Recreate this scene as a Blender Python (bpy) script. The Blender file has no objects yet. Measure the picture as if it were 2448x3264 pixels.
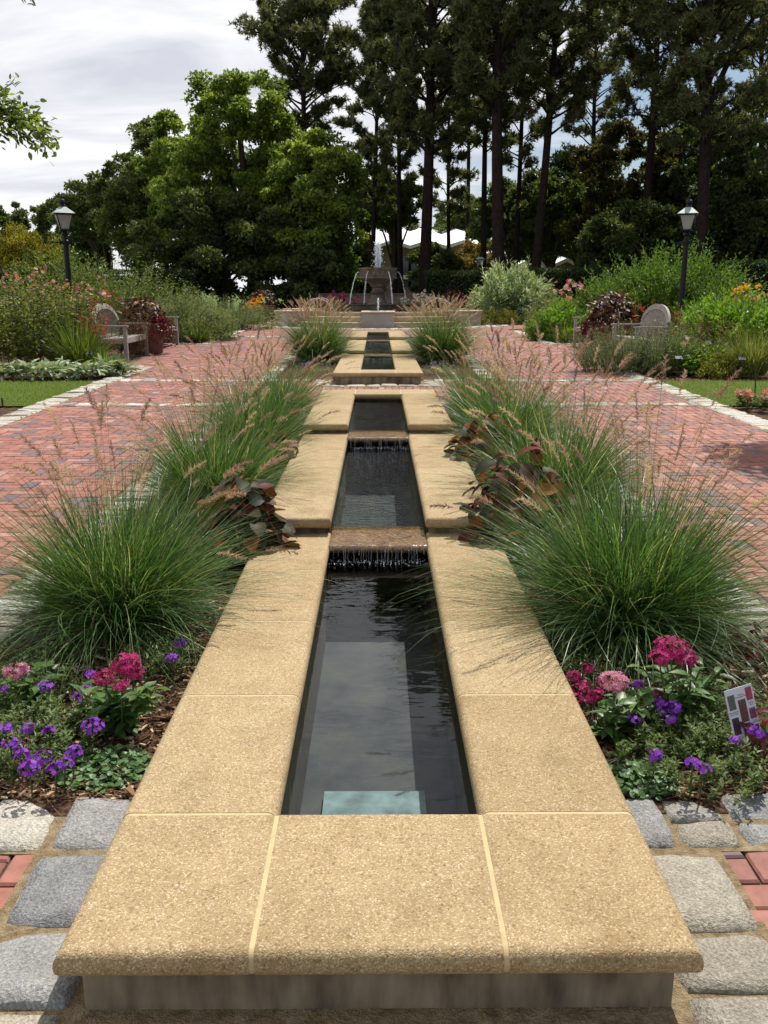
import bpy, bmesh, math
import numpy as np
from mathutils import Vector, Matrix

rng = np.random.default_rng(11)
C = bpy.context.scene.collection
PI = math.pi
U = lambda a, b, n=None: rng.uniform(a, b, n)
NR = lambda m, s, n=None: rng.normal(m, s, n)

# ------------------------------------------------------------------ camera geometry
FOC, CX, CY, PITCH, YAW = 2822.0, 1224.0, 1632.0, math.radians(13.97), math.radians(0.386)
EYE = 1.5
VS = 2448 / 1659.0
def ray(vx, vy):
    a = (vx * VS - CX) / FOC; b = (vy * VS - CY) / FOC
    y = math.cos(PITCH) - b * math.sin(PITCH); z = -math.sin(PITCH) - b * math.cos(PITCH)
    return (a * math.cos(YAW) + y * math.sin(YAW), -a * math.sin(YAW) + y * math.cos(YAW), z)
def at(vx, vy, Y):
    """world point that lies at distance Y along the garden axis, seen at that place of the photo"""
    r = ray(vx, vy); s = Y / r[1]
    return (r[0] * s, Y, EYE + r[2] * s)
def gz(y):
    return 0.0147 * (np.clip(y, -30, 26) - 1.5)

# ------------------------------------------------------------------ mesh builder
class MB:
    def __init__(self):
        self.v = []; self.f = {3: [], 4: []}; self.t = []; self.n = 0
    def add(self, V, F, tone=0.5):
        V = np.asarray(V, float).reshape(-1, 3); F = np.asarray(F, int)
        if len(V) == 0: return
        self.f[F.shape[1]].append(F + self.n)
        self.v.append(V)
        t = np.broadcast_to(np.asarray(tone, float), (len(V),)) if np.ndim(tone) <= 1 else np.asarray(tone).ravel()
        self.t.append(t); self.n += len(V)
    def build(self, name, mat, parent=None, smooth=False, local=False, link=True):
        V = np.concatenate(self.v); T = np.concatenate(self.t)
        if parent is not None and not local:
            V = V - world_of(parent)
        f3 = np.concatenate(self.f[3]) if self.f[3] else np.zeros((0, 3), int)
        f4 = np.concatenate(self.f[4]) if self.f[4] else np.zeros((0, 4), int)
        me = bpy.data.meshes.new(name)
        me.vertices.add(len(V)); me.vertices.foreach_set('co', V.astype(np.float32).ravel())
        nl = f3.size + f4.size; npoly = len(f3) + len(f4)
        me.loops.add(nl)
        me.loops.foreach_set('vertex_index', np.concatenate([f3.ravel(), f4.ravel()]).astype(np.int32))
        me.polygons.add(npoly)
        st = np.concatenate([np.arange(len(f3)) * 3, f3.size + np.arange(len(f4)) * 4]).astype(np.int32)
        me.polygons.foreach_set('loop_start', st)
        me.polygons.foreach_set('use_smooth', np.ones(npoly, bool))
        me.update(calc_edges=True); me.validate()
        if not smooth: me.set_sharp_from_angle(angle=math.radians(36))
        a = me.attributes.new('tone', 'FLOAT', 'POINT'); a.data.foreach_set('value', T.astype(np.float32))
        me.materials.append(mat)
        o = bpy.data.objects.new(name, me)
        if link: C.objects.link(o)
        if parent is not None: o.parent = parent
        return o

def world_of(o):
    p = np.zeros(3)
    while o is not None:
        p = p + np.array(o.matrix_basis.translation); o = o.parent
    return p
def unit(V):
    return V / np.maximum(np.linalg.norm(V, axis=-1, keepdims=True), 1e-9)

def tag(o, label=None, cat=None, group=None, kind=None):
    if label: o['label'] = label
    if cat: o['category'] = cat; o['kind'] = kind or 'thing'
    if group: o['group'] = group
    if kind: o['kind'] = kind
    return o
def thing(name, label, cat, loc=(0, 0, 0), group=None, rz=0.0):
    o = bpy.data.objects.new(name, None); C.objects.link(o)
    o.location = loc; o.rotation_euler = (0, 0, rz); o.empty_display_size = 0.1
    return tag(o, label, cat, group)
def copy_thing(root, loc, rz=0.0, sc=1.0, label=None, group=None):
    r = root.copy(); C.objects.link(r); r.location = loc; r.rotation_euler = (0, 0, rz); r.scale = (sc, sc, sc)
    if label: r['label'] = label
    if group: r['group'] = group
    for ch in list(root.children):
        c = ch.copy(); C.objects.link(c); c.parent = r
        for g in ch.children:
            d = g.copy(); C.objects.link(d); d.parent = c
    return r
def structure(o):
    o['kind'] = 'structure'; return o

# ------------------------------------------------------------------ shapes (numpy batches)
def box(mb, c, s, rz=0.0, tone=0.5, R=None, taper=1.0):
    h = np.array(s) / 2
    v = np.array([[-1,-1,-1],[1,-1,-1],[1,1,-1],[-1,1,-1],[-1,-1,1],[1,-1,1],[1,1,1],[-1,1,1]], float) * h
    v[4:, :2] *= taper
    if R is None:
        R = np.array([[math.cos(rz), -math.sin(rz), 0], [math.sin(rz), math.cos(rz), 0], [0, 0, 1]])
    v = v @ R.T + np.array(c)
    mb.add(v, [[0,3,2,1],[4,5,6,7],[0,1,5,4],[1,2,6,5],[2,3,7,6],[3,0,4,7]], tone)

def bevel_box_obj(name, mat, parent, c, s, bev=0.006, seg=2, rz=0.0, edges=None):
    """one chamfered block; edges(center, dir) picks the edges to round"""
    bm = bmesh.new(); bmesh.ops.create_cube(bm, size=1.0)
    for v in bm.verts: v.co = Vector((v.co.x * s[0], v.co.y * s[1], v.co.z * s[2]))
    es = list(bm.edges) if edges is None else [e for e in bm.edges if edges((e.verts[0].co + e.verts[1].co) / 2)]
    if es: bmesh.ops.bevel(bm, geom=es, offset=bev, segments=seg, profile=0.5, affect='EDGES', clamp_overlap=True)
    if rz: bmesh.ops.rotate(bm, verts=bm.verts, cent=(0,0,0), matrix=Matrix.Rotation(rz, 3, 'Z'))
    off = Vector(c) - (Vector(world_of(parent)) if parent is not None else Vector())
    for v in bm.verts: v.co += off
    me = bpy.data.meshes.new(name); bm.to_mesh(me); bm.free()
    for p in me.polygons: p.use_smooth = True
    try: me.set_sharp_from_angle(angle=math.radians(40))
    except Exception: pass
    me.materials.append(mat)
    o = bpy.data.objects.new(name, me); C.objects.link(o)
    if parent is not None: o.parent = parent
    return o

def tube(mb, pts, rad, n=8, tone=0.5, cap=True):
    P = np.asarray(pts, float); K = len(P); rad = np.broadcast_to(np.asarray(rad, float), (K,))
    T = np.gradient(P, axis=0); T = unit(T)
    ref = np.array([0, 0, 1.0]) if abs(T[0][2]) < 0.9 else np.array([1.0, 0, 0])
    A = unit(np.cross(T, ref)); B = np.cross(T, A)
    th = np.linspace(0, 2 * PI, n, endpoint=False)
    V = P[:, None, :] + rad[:, None, None] * (np.cos(th)[None, :, None] * A[:, None, :] + np.sin(th)[None, :, None] * B[:, None, :])
    i = np.arange(K - 1)[:, None] * n; j = np.arange(n)[None, :]; j2 = (np.arange(n)[None, :] + 1) % n
    F = np.stack([i + j, i + j2, i + n + j2, i + n + j], -1).reshape(-1, 4)
    mb.add(V.reshape(-1, 3), F, tone)
    if cap:
        V2 = np.concatenate([V[-1], P[-1:]]); mb.add(V2, [[k, (k + 1) % n, n] for k in range(n)], tone)
        V2 = np.concatenate([V[0], P[:1]]); mb.add(V2, [[(k + 1) % n, k, n] for k in range(n)], tone)

def lathe(mb, prof, c, n=48, tone=0.5, a0=0.0, a1=2 * PI):
    prof = np.asarray(prof, float); K = len(prof)
    full = abs(a1 - a0 - 2 * PI) < 1e-6
    th = np.linspace(a0, a1, n, endpoint=not full); m = len(th)
    V = np.stack([prof[:, 0:1] * np.cos(th), prof[:, 0:1] * np.sin(th), np.repeat(prof[:, 1:2], m, 1)], -1) + np.array(c)
    i = np.arange(K - 1)[:, None] * m; jj = np.arange(m if full else m - 1)[None, :]; j2 = (jj + 1) % m
    F = np.stack([i + jj, i + j2, i + m + j2, i + m + jj], -1).reshape(-1, 4)
    mb.add(V.reshape(-1, 3), F, tone)

def ribbons(mb, base, az, el, L, W, droop, nseg=5, tone=0.5, power=1.0, side_az=None, tipw=0.05, z0=None, swirl=None):
    """arching blades: start elevation el, bending down by droop radians over the length"""
    N = len(az)
    t = (np.arange(nseg) + 0.5) / nseg
    e = el[:, None] - droop[:, None] * t[None, :] ** power
    step = (L / nseg)[:, None]
    aw = az[:, None] + (0 if swirl is None else swirl[:, None] * t[None, :])
    dx = np.cos(e) * np.cos(aw) * step; dy = np.cos(e) * np.sin(aw) * step; dz = np.sin(e) * step
    P = np.zeros((N, nseg + 1, 3)); P[:, 0] = base
    P[:, 1:, 0] = base[:, 0:1] + np.cumsum(dx, 1); P[:, 1:, 1] = base[:, 1:2] + np.cumsum(dy, 1); P[:, 1:, 2] = base[:, 2:3] + np.cumsum(dz, 1)
    if z0 is not None: P[:, :, 2] = np.maximum(P[:, :, 2], z0)
    sa = az + PI / 2 if side_az is None else side_az
    S = np.stack([np.cos(sa), np.sin(sa), 0.0 * sa], -1)
    tt = np.linspace(0, 1, nseg + 1)
    w = np.maximum(1 - tt ** 2.2, tipw) * (0.75 + 0.5 * tt * (1 - tt) * 2)
    off = 0.5 * W[:, None, None] * w[None, :, None] * S[:, None, :]
    V = np.stack([P - off, P + off], 2).reshape(N, -1, 3)
    b = np.arange(nseg) * 2
    Fq = np.stack([b, b + 1, b + 3, b + 2], -1)
    F = (Fq[None] + (np.arange(N) * (nseg + 1) * 2)[:, None, None]).reshape(-1, 4)
    tn = np.repeat(np.broadcast_to(tone, (N,)), (nseg + 1) * 2)
    mb.add(V.reshape(-1, 3), F, tn)
    return P

def leaves2(mb, P, D, Nn, L, W, tone=0.5, fold=0.25):
    """two-triangle leaves folded on the midrib"""
    D = unit(D); S = unit(np.cross(D, Nn)); Nn = np.cross(S, D)
    L = np.broadcast_to(L, (len(P),))[:, None]; W = np.broadcast_to(W, (len(P),))[:, None]
    b = P; tip = P + L * D; m = P + 0.45 * L * D + fold * W * Nn
    l = m - 0.5 * W * S; r = m + 0.5 * W * S
    V = np.stack([b, r, tip, l], 1).reshape(-1, 3)
    k = np.arange(len(P))[:, None] * 4
    F = np.concatenate([k + np.array([[0, 1, 2]]), k + np.array([[0, 2, 3]])])
    mb.add(V, F, np.repeat(np.broadcast_to(tone, (len(P),)), 4))

def leaves8(mb, P, D, Nn, L, W, tone=0.5, fold=0.18, curl=0.25, round_=0.0):
    """six-quad broad leaves with a folded midrib, an arching tip and a pointed or rounded end"""
    n = len(P); D = unit(D); S = unit(np.cross(D, Nn)); Nn = np.cross(S, D)
    L = np.broadcast_to(L, (n,))[:, None]; W = np.broadcast_to(W, (n,))[:, None]
    ts = [0.0, 0.28, 0.62, 1.0]; ws = [0.1, 0.46, 0.42 + 0.06 * round_, 0.03 + 0.22 * round_]
    rows = []
    for t, w in zip(ts, ws):
        mid = P + L * t * D - curl * L * (t ** 2) * Nn
        rows.append(np.stack([mid - w * W * S + fold * w * W * 2 * Nn, mid, mid + w * W * S + fold * w * W * 2 * Nn], 1))
    V = np.stack(rows, 1).reshape(-1, 3)
    f = []
    for r in range(3):
        for c in range(2):
            a = r * 3 + c; f.append([a, a + 1, a + 4, a + 3])
    F = (np.array(f)[None] + (np.arange(n) * 12)[:, None, None]).reshape(-1, 4)
    mb.add(V, F, np.repeat(np.broadcast_to(tone, (n,)), 12))

def sph(n, up=0.0):
    d = unit(NR(0, 1, (n, 3)));
    if up: d[:, 2] = np.where(d[:, 2] < -up, -d[:, 2], d[:, 2])
    return d

def plumes(mb, P0, D0, L, rad, K=80, bend=0.5, tone=0.5, w=0.0035):
    """bottlebrush flower heads: short bristles round a bent axis"""
    N = len(P0); t = np.linspace(0, 1, K)
    az = np.arctan2(D0[:, 1], D0[:, 0]); el = np.arcsin(np.clip(D0[:, 2], -1, 1))
    e = el[:, None] - bend * t[None, :]
    d = np.stack([np.cos(e) * np.cos(az)[:, None], np.cos(e) * np.sin(az)[:, None], np.sin(e)], -1)
    pos = P0[:, None, :] + np.cumsum(d, 1) * (L[:, None, None] / K)
    r = unit(NR(0, 1, (N, K, 3)))
    r = r - (r * d).sum(-1, keepdims=True) * d; r = unit(r)
    dirb = unit(0.75 * d + 0.9 * r)
    prof = (0.45 + 1.1 * np.sin(PI * np.clip(t * 0.92 + 0.06, 0, 1)) ** 0.7)[None, :, None] * 0.75
    ln = rad[:, None, None] * prof * U(0.7, 1.3, (N, K, 1)) * 1.3
    side = unit(np.cross(dirb, NR(0, 1, (N, K, 3))))
    a = pos - side * w; b = pos + side * w; c = pos + dirb * ln
    V = np.stack([a, b, c], 2).reshape(-1, 3)
    F = np.arange(N * K * 3).reshape(-1, 3)
    mb.add(V, F, np.repeat(np.broadcast_to(tone, (N,)), K * 3) + NR(0, .12, N * K * 3))
    return pos

def stars(mb, P, Nn, R, petals=5, tone=0.5, width=0.55, cup=0.25):
    n = len(P); Nn = unit(Nn); A = unit(np.cross(Nn, NR(0, 1, (n, 3)))); B = np.cross(Nn, A)
    R = np.broadcast_to(R, (n,))[:, None]
    for k in range(petals):
        th = 2 * PI * k / petals
        d = math.cos(th) * A + math.sin(th) * B; s = -math.sin(th) * A + math.cos(th) * B
        V = np.stack([P, P + R * (.6 * d + .5 * width * s + cup * .5 * Nn), P + R * (d + cup * Nn), P + R * (.6 * d - .5 * width * s + cup * .5 * Nn)], 1).reshape(-1, 3)
        F = np.arange(n * 4).reshape(-1, 4)
        mb.add(V, F, np.repeat(np.broadcast_to(tone, (n,)), 4))

# ------------------------------------------------------------------ materials
def nt(name):
    m = bpy.data.materials.new(name); m.use_nodes = True
    t = m.node_tree; t.nodes.clear(); out = t.nodes.new('ShaderNodeOutputMaterial')
    return m, t, out
def N(t, typ, **kw):
    n = t.nodes.new(typ)
    for k, v in kw.items():
        if k.startswith('i_'): n.inputs[k[2:].replace('_', ' ')].default_value = v
        else: setattr(n, k, v)
    return n
def ramp(t, src, stops):
    r = t.nodes.new('ShaderNodeValToRGB'); e = r.color_ramp.elements
    while len(e) < len(stops): e.new(0.5)
    for i, (p, c) in enumerate(stops):
        e[i].position = p; e[i].color = (c[0], c[1], c[2], 1)
    t.links.new(src, r.inputs[0]); return r.outputs[0]
def coords(t, scale=1.0):
    g = t.nodes.new('ShaderNodeNewGeometry')
    return g.outputs['Position']
def noise(t, vec, scale, detail=3, rough=0.55):
    n = t.nodes.new('ShaderNodeTexNoise'); n.inputs['Scale'].default_value = scale
    n.inputs['Detail'].default_value = detail; n.inputs['Roughness'].default_value = rough
    t.links.new(vec, n.inputs['Vector']); return n
def mix(t, fac, a, b, mode='MIX'):
    m = t.nodes.new('ShaderNodeMix'); m.data_type = 'RGBA'; m.blend_type = mode
    for s, v in ((0, fac), (6, a), (7, b)):
        if hasattr(v, 'links'): t.links.new(v, m.inputs[s])
        elif s == 0: m.inputs[0].default_value = v
        else: m.inputs[s].default_value = (v[0], v[1], v[2], 1)
    return m.outputs[2]
def math_(t, op, a, b=None):
    m = t.nodes.new('ShaderNodeMath'); m.operation = op
    for i, v in enumerate((a, b)):
        if v is None: continue
        if hasattr(v, 'links'): t.links.new(v, m.inputs[i])
        else: m.inputs[i].default_value = v
    return m.outputs[0]
def bsdf(t, out, col, rough=0.6, spec=0.5, bump=None, bstr=0.3, bdist=0.01, metal=0.0):
    p = t.nodes.new('ShaderNodeBsdfPrincipled')
    for k, v in (('Base Color', col), ('Roughness', rough)):
        if hasattr(v, 'links'): t.links.new(v, p.inputs[k])
        elif k == 'Base Color': p.inputs[k].default_value = (v[0], v[1], v[2], 1)
        else: p.inputs[k].default_value = v
    p.inputs['Specular IOR Level'].default_value = spec; p.inputs['Metallic'].default_value = metal
    if bump is not None:
        b = t.nodes.new('ShaderNodeBump'); b.inputs['Strength'].default_value = bstr; b.inputs['Distance'].default_value = bdist
        t.links.new(bump, b.inputs['Height']); t.links.new(b.outputs[0], p.inputs['Normal'])
    t.links.new(p.outputs[0], out.inputs[0])
    return p

def tone_attr(t):
    a = t.nodes.new('ShaderNodeAttribute'); a.attribute_name = 'tone'; return a.outputs['Fac']
def leafmat(name, stops, trans=0.35, rough=0.5, spec=0.35, sat_t=1.5):
    """foliage: colour from the leaf's own tone, with light passing through the leaf"""
    m, t, out = nt(name)
    col = ramp(t, tone_attr(t), stops)
    p = t.nodes.new('ShaderNodeBsdfPrincipled'); t.links.new(col, p.inputs['Base Color'])
    p.inputs['Roughness'].default_value = rough; p.inputs['Specular IOR Level'].default_value = spec
    tr = t.nodes.new('ShaderNodeBsdfTranslucent')
    tc = mix(t, 1.0, col, (sat_t * 1.15, sat_t * 1.1, sat_t * 0.55), 'MULTIPLY'); t.links.new(tc, tr.inputs[0])
    ms = t.nodes.new('ShaderNodeMixShader'); ms.inputs[0].default_value = trans
    t.links.new(p.outputs[0], ms.inputs[1]); t.links.new(tr.outputs[0], ms.inputs[2]); t.links.new(ms.outputs[0], out.inputs[0])
    return m
def plain(name, col, rough=0.5, spec=0.5, var=0.15, scale=6.0, bstr=0.15, metal=0.0):
    m, t, out = nt(name); v = coords(t); n = noise(t, v, scale, 4)
    c2 = tuple(x * (1 - var) for x in col); c1 = tuple(min(1, x * (1 + var)) for x in col)
    c = ramp(t, n.outputs[0], [(0.3, c2), (0.7, c1)])
    n2 = noise(t, v, scale * 12, 2)
    bsdf(t, out, c, rough, spec, n2.outputs[0], bstr, 0.005, metal); return m

M = {}
def make_materials():
    # exposed-aggregate coping stone: sand-coloured with pale, brown and grey grains
    m, t, out = nt('coping_stone'); v = coords(t)
    big = noise(t, v, 2.2, 4); mid = noise(t, v, 14, 3)
    vo = t.nodes.new('ShaderNodeTexVoronoi'); vo.inputs['Scale'].default_value = 300; t.links.new(v, vo.inputs['Vector'])
    vo2 = t.nodes.new('ShaderNodeTexVoronoi'); vo2.inputs['Scale'].default_value = 150; t.links.new(v, vo2.inputs['Vector'])
    sep = t.nodes.new('ShaderNodeSeparateColor'); t.links.new(vo.outputs['Color'], sep.inputs[0])
    sep2 = t.nodes.new('ShaderNodeSeparateColor'); t.links.new(vo2.outputs['Color'], sep2.inputs[0])
    base = ramp(t, big.outputs[0], [(0.3, (.305, .225, .115)), (0.5, (.355, .265, .14)), (0.72, (.39, .295, .16))])
    grain = ramp(t, sep.outputs[0], [(0.0, (.14, .095, .055)), (0.1, (.265, .195, .10)), (0.5, (.345, .26, .138)), (0.82, (.415, .32, .18)), (0.96, (.66, .56, .40))])
    c = mix(t, 0.6, base, grain)
    oi = t.nodes.new('ShaderNodeObjectInfo'); c = mix(t, 1.0, c, ramp(t, oi.outputs['Random'], [(0, (.90, .88, .85)), (.5, (1, .98, .97)), (1, (1.06, 1.07, 1.10))]), 'MULTIPLY')
    gr = noise(t, v, 3.4, 6, .62); c = mix(t, .8, c, ramp(t, gr.outputs[0], [(.30, (.74, .70, .62)), (.47, (1, 1, 1)), (.7, (1.05, 1.04, 1.04))]), 'MULTIPLY')
    coarse = ramp(t, sep2.outputs[1], [(0.0, (.42, .40, .38)), (0.08, (.8, .74, .68)), (0.16, (1, 1, 1)), (0.86, (1, 1, 1)), (1.0, (1.25, 1.2, 1.12))])
    c = mix(t, 0.55, c, coarse, 'MULTIPLY')
    st = ramp(t, mid.outputs[0], [(0.35, (.88, .85, .82)), (0.6, (1, 1, 1))]); c = mix(t, 0.7, c, st, 'MULTIPLY')
    h = math_(t, 'ADD', math_(t, 'MULTIPLY', vo.outputs['Distance'], -1.0), math_(t, 'MULTIPLY', vo2.outputs['Distance'], -1.0))
    bsdf(t, out, c, 0.85, 0.25, h, 0.5, 0.003); M['coping'] = m
    # wet weir stone, algae brown
    m, t, out = nt('wet_weir_stone'); v = coords(t); vo = t.nodes.new('ShaderNodeTexVoronoi'); vo.inputs['Scale'].default_value = 70; t.links.new(v, vo.inputs['Vector'])
    sep = t.nodes.new('ShaderNodeSeparateColor'); t.links.new(vo.outputs['Color'], sep.inputs[0])
    g = ramp(t, sep.outputs[0], [(0, (.07, .035, .012)), (.5, (.16, .085, .03)), (1, (.30, .19, .08))])
    n1 = noise(t, v, 9, 3); c = mix(t, 0.5, g, ramp(t, n1.outputs[0], [(.35, (.085, .045, .015)), (.65, (.21, .125, .05))]))
    n2 = noise(t, v, 16, 2)
    bsdf(t, out, c, ramp(t, n2.outputs[0], [(.42, (.04,)*3), (.6, (.25,)*3)]), 0.9, math_(t, 'MULTIPLY', vo.outputs['Distance'], -1.0), 0.35, 0.006); M['weir'] = m
    # basin wall: stained sand concrete
    m, t, out = nt('stained_concrete'); v = coords(t)
    mp = N(t, 'ShaderNodeMapping'); mp.inputs['Scale'].default_value = (9, 9, 2.2); t.links.new(v, mp.inputs[0])
    n1 = noise(t, mp.outputs[0], 1.6, 4); n2 = noise(t, v, 60, 3); n3 = noise(t, v, 5, 3)
    c = ramp(t, n1.outputs[0], [(0.36, (.07, .06, .045)), (0.5, (.21, .175, .125)), (0.64, (.34, .29, .21))])
    c = mix(t, 0.4, c, ramp(t, n3.outputs[0], [(.3, (.10, .075, .042)), (.7, (.27, .20, .12))]))
    bsdf(t, out, c, 0.85, 0.3, n2.outputs[0], 0.25, 0.004); M['wall'] = m
    M['mortar'] = plain('cream_mortar', (.47, .37, .205), 0.9, 0.2, 0.12, 30)
    m, t, out = nt('dark_basin_floor'); v = coords(t); n1 = noise(t, v, 5, 5, .65); vo = t.nodes.new('ShaderNodeTexVoronoi'); vo.inputs['Scale'].default_value = 34; t.links.new(v, vo.inputs['Vector'])
    c = ramp(t, n1.outputs[0], [(.32, (.034, .037, .037)), (.5, (.058, .062, .06)), (.68, (.085, .083, .066))])
    c = mix(t, ramp(t, vo.outputs['Distance'], [(.05, (1, 1, 1)), (.11, (0, 0, 0))]), c, (.16, .14, .09))
    bsdf(t, out, c, .8, .2); M['basin_floor'] = m
    M['basin_side'] = plain('algae_basin_side', (.06, .05, .028), 0.7, 0.3, 0.5, 14)
    M['teal_plate'] = plain('verdigris_plate', (.135, .20, .19), 0.6, 0.3, 0.55, 11)
    # granite setts: tone picks the block colour
    m, t, out = nt('granite_setts'); v = coords(t); ta = tone_attr(t)
    c = ramp(t, ta, [(0, (.20, .205, .21)), (.3, (.29, .29, .285)), (.5, (.30, .27, .215)), (.8, (.44, .41, .34)), (1, (.54, .52, .48))])
    n1 = noise(t, v, 130, 3, .7); n2 = noise(t, v, 18, 4)
    c = mix(t, 1.0, c, ramp(t, n1.outputs[0], [(.33, (.62, .62, .62)), (.5, (1, 1, 1)), (.68, (1.5, 1.48, 1.42))]), 'MULTIPLY')
    c = mix(t, 0.6, c, ramp(t, n2.outputs[0], [(.3, (.7, .68, .64)), (.65, (1.1, 1.1, 1.08))]), 'MULTIPLY')
    hh = math_(t, 'ADD', math_(t, 'MULTIPLY', n2.outputs[0], 1.6), n1.outputs[0])
    bsdf(t, out, c, 0.75, 0.35, hh, 0.75, 0.016); M['granite'] = m
    m, t, out = nt('sand_mortar'); v = coords(t); n1 = noise(t, v, 25, 5, .7); n2 = noise(t, v, 200, 2)
    c = ramp(t, n1.outputs[0], [(.3, (.12, .085, .045)), (.5, (.25, .185, .105)), (.7, (.34, .27, .17))])
    bsdf(t, out, c, 0.95, 0.15, math_(t, 'ADD', n1.outputs[0], math_(t, 'MULTIPLY', n2.outputs[0], .3)), 0.9, 0.02); M['sand'] = m
    # brick
    m, t, out = nt('clay_brick'); v = coords(t); ta = tone_attr(t)
    c = ramp(t, ta, [(0, (.13, .10, .105)), (.18, (.17, .105, .10)), (.34, (.215, .10, .08)), (.6, (.275, .11, .08)), (.85, (.32, .145, .105)), (1, (.35, .20, .165))])
    n1 = noise(t, v, 22, 4, .65); n2 = noise(t, v, 180, 2); n3 = noise(t, v, .7, 3)
    c = mix(t, .55, c, ramp(t, n1.outputs[0], [(.3, (.62, .58, .60)), (.55, (1.05, 1.05, 1.05)), (.75, (1.35, 1.35, 1.4))]), 'MULTIPLY')
    c = mix(t, .7, c, ramp(t, n3.outputs[0], [(.3, (.86, .86, .9)), (.7, (1.12, 1.1, 1.08))]), 'MULTIPLY')
    bsdf(t, out, c, 0.72, 0.3, math_(t, 'ADD', n1.outputs[0], math_(t, 'MULTIPLY', n2.outputs[0], .4)), 0.3, 0.006); M['brick'] = m
    M['joint'] = plain('joint_sand', (.075, .055, .042), 0.95, 0.1, 0.3, 20)
    # soil and mulch
    m, t, out = nt('bark_mulch_ground'); v = coords(t); n1 = noise(t, v, 45, 5, .7); n2 = noise(t, v, 6, 3)
    c = ramp(t, n1.outputs[0], [(.32, (.022, .014, .009)), (.5, (.085, .05, .03)), (.68, (.20, .125, .08))])
    bsdf(t, out, c, 0.95, 0.1, n1.outputs[0], 1.0, 0.03); M['soil'] = m
    m, t, out = nt('bark_chips')
    c = ramp(t, tone_attr(t), [(0, (.04, .022, .012)), (.35, (.14, .075, .04)), (.6, (.26, .155, .09)), (.85, (.44, .32, .21)), (1, (.62, .51, .40))])
    bsdf(t, out, c, 0.9, 0.15); M['chips'] = m
    m, t, out = nt('lawn_turf'); v = coords(t); n1 = noise(t, v, 60, 4, .7); n2 = noise(t, v, 1.1, 4)
    c = mix(t, .5, ramp(t, n1.outputs[0], [(.3, (.035, .06, .012)), (.7, (.13, .19, .04))]), ramp(t, n2.outputs[0], [(.3, (.07, .11, .02)), (.7, (.13, .17, .045))]))
    bsdf(t, out, c, 0.9, 0.15, n1.outputs[0], 0.8, 0.03); M['lawn'] = m
    # weathered teak
    m, t, out = nt('weathered_teak'); tc = t.nodes.new('ShaderNodeTexCoord'); mp = N(t, 'ShaderNodeMapping'); mp.inputs['Scale'].default_value = (3, 30, 30); t.links.new(tc.outputs['Object'], mp.inputs[0])
    n1 = noise(t, mp.outputs[0], 2.0, 4, .6); c = ramp(t, n1.outputs[0], [(.3, (.21, .18, .16)), (.55, (.33, .30, .27)), (.75, (.46, .43, .40))])
    bsdf(t, out, c, 0.75, 0.3, n1.outputs[0], 0.3, 0.004); M['teak'] = m
    M['black_iron'] = plain('black_painted_iron', (.007, .007, .010), 0.5, 0.3, 0.25, 20)
    M['lamp_roof'] = plain('grey_lamp_roof', (.30, .36, .35), 0.45, 0.5, 0.15, 12)
    M['bulb'] = plain('frosted_bulb', (.7, .7, .66), 0.4, 0.5, 0.02, 4)
    m, t, out = nt('lamp_glass'); tr = t.nodes.new('ShaderNodeBsdfTransparent'); tr.inputs[0].default_value = (.72, .74, .72, 1)
    df = t.nodes.new('ShaderNodeBsdfPrincipled'); df.inputs['Base Color'].default_value = (.55, .57, .55, 1); df.inputs['Roughness'].default_value = .25
    ms = t.nodes.new('ShaderNodeMixShader'); ms.inputs[0].default_value = .55; t.links.new(tr.outputs[0], ms.inputs[1]); t.links.new(df.outputs[0], ms.inputs[2]); t.links.new(ms.outputs[0], out.inputs[0]); M['lamp_glass'] = m
    M['terracotta'] = plain('terracotta', (.20, .10, .075), 0.8, 0.25, 0.25, 5)
    # fountain stones
    M['cast_stone'] = plain('weathered_cast_stone', (.12, .10, .078), 0.8, 0.3, 0.45, 5)
    M['pedestal'] = plain('rendered_pedestal', (.33, .295, .27), 0.85, 0.25, 0.12, 4)
    M['cap_stone'] = plain('buff_cap_stone', (.46, .38, .26), 0.85, 0.25, 0.2, 8)
    M['wet_stone'] = plain('wet_dark_stone', (.055, .04, .028), 0.25, 0.5, 0.5, 9)
    M['grate'] = plain('dark_grate', (.06, .06, .065), 0.5, 0.5, 0.2, 20)
    # water: clear surface that mirrors the sky and lets the sun through to the floor
    def water(name, scale, strength, tint, stretch=(1, 1, 1), dist=.02):
        m, t, out = nt(name); v = coords(t); mp = N(t, 'ShaderNodeMapping'); mp.inputs['Scale'].default_value = stretch; t.links.new(v, mp.inputs[0])
        n1 = noise(t, mp.outputs[0], scale, 3, .5)
        b = t.nodes.new('ShaderNodeBump'); b.inputs['Strength'].default_value = strength; b.inputs['Distance'].default_value = dist; t.links.new(n1.outputs[0], b.inputs['Height'])
        fr = t.nodes.new('ShaderNodeFresnel'); fr.inputs[0].default_value = 1.33; t.links.new(b.outputs[0], fr.inputs[1])
        tr = t.nodes.new('ShaderNodeBsdfTransparent'); tr.inputs[0].default_value = tint + (1,)
        gl = t.nodes.new('ShaderNodeBsdfGlossy'); gl.inputs['Roughness'].default_value = 0.0; t.links.new(b.outputs[0], gl.inputs['Normal'])
        ms = t.nodes.new('ShaderNodeMixShader'); t.links.new(fr.outputs[0], ms.inputs[0]); t.links.new(tr.outputs[0], ms.inputs[1]); t.links.new(gl.outputs[0], ms.inputs[2]); t.links.new(ms.outputs[0], out.inputs[0]); return m
    M['water_calm'] = water('calm_water', 5.0, .10, (.84, .88, .90), (1, 2.2, 1))
    M['water_ripple'] = water('rippled_water', 16, .45, (.74, .80, .80), (1, 2.0, 1))
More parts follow.
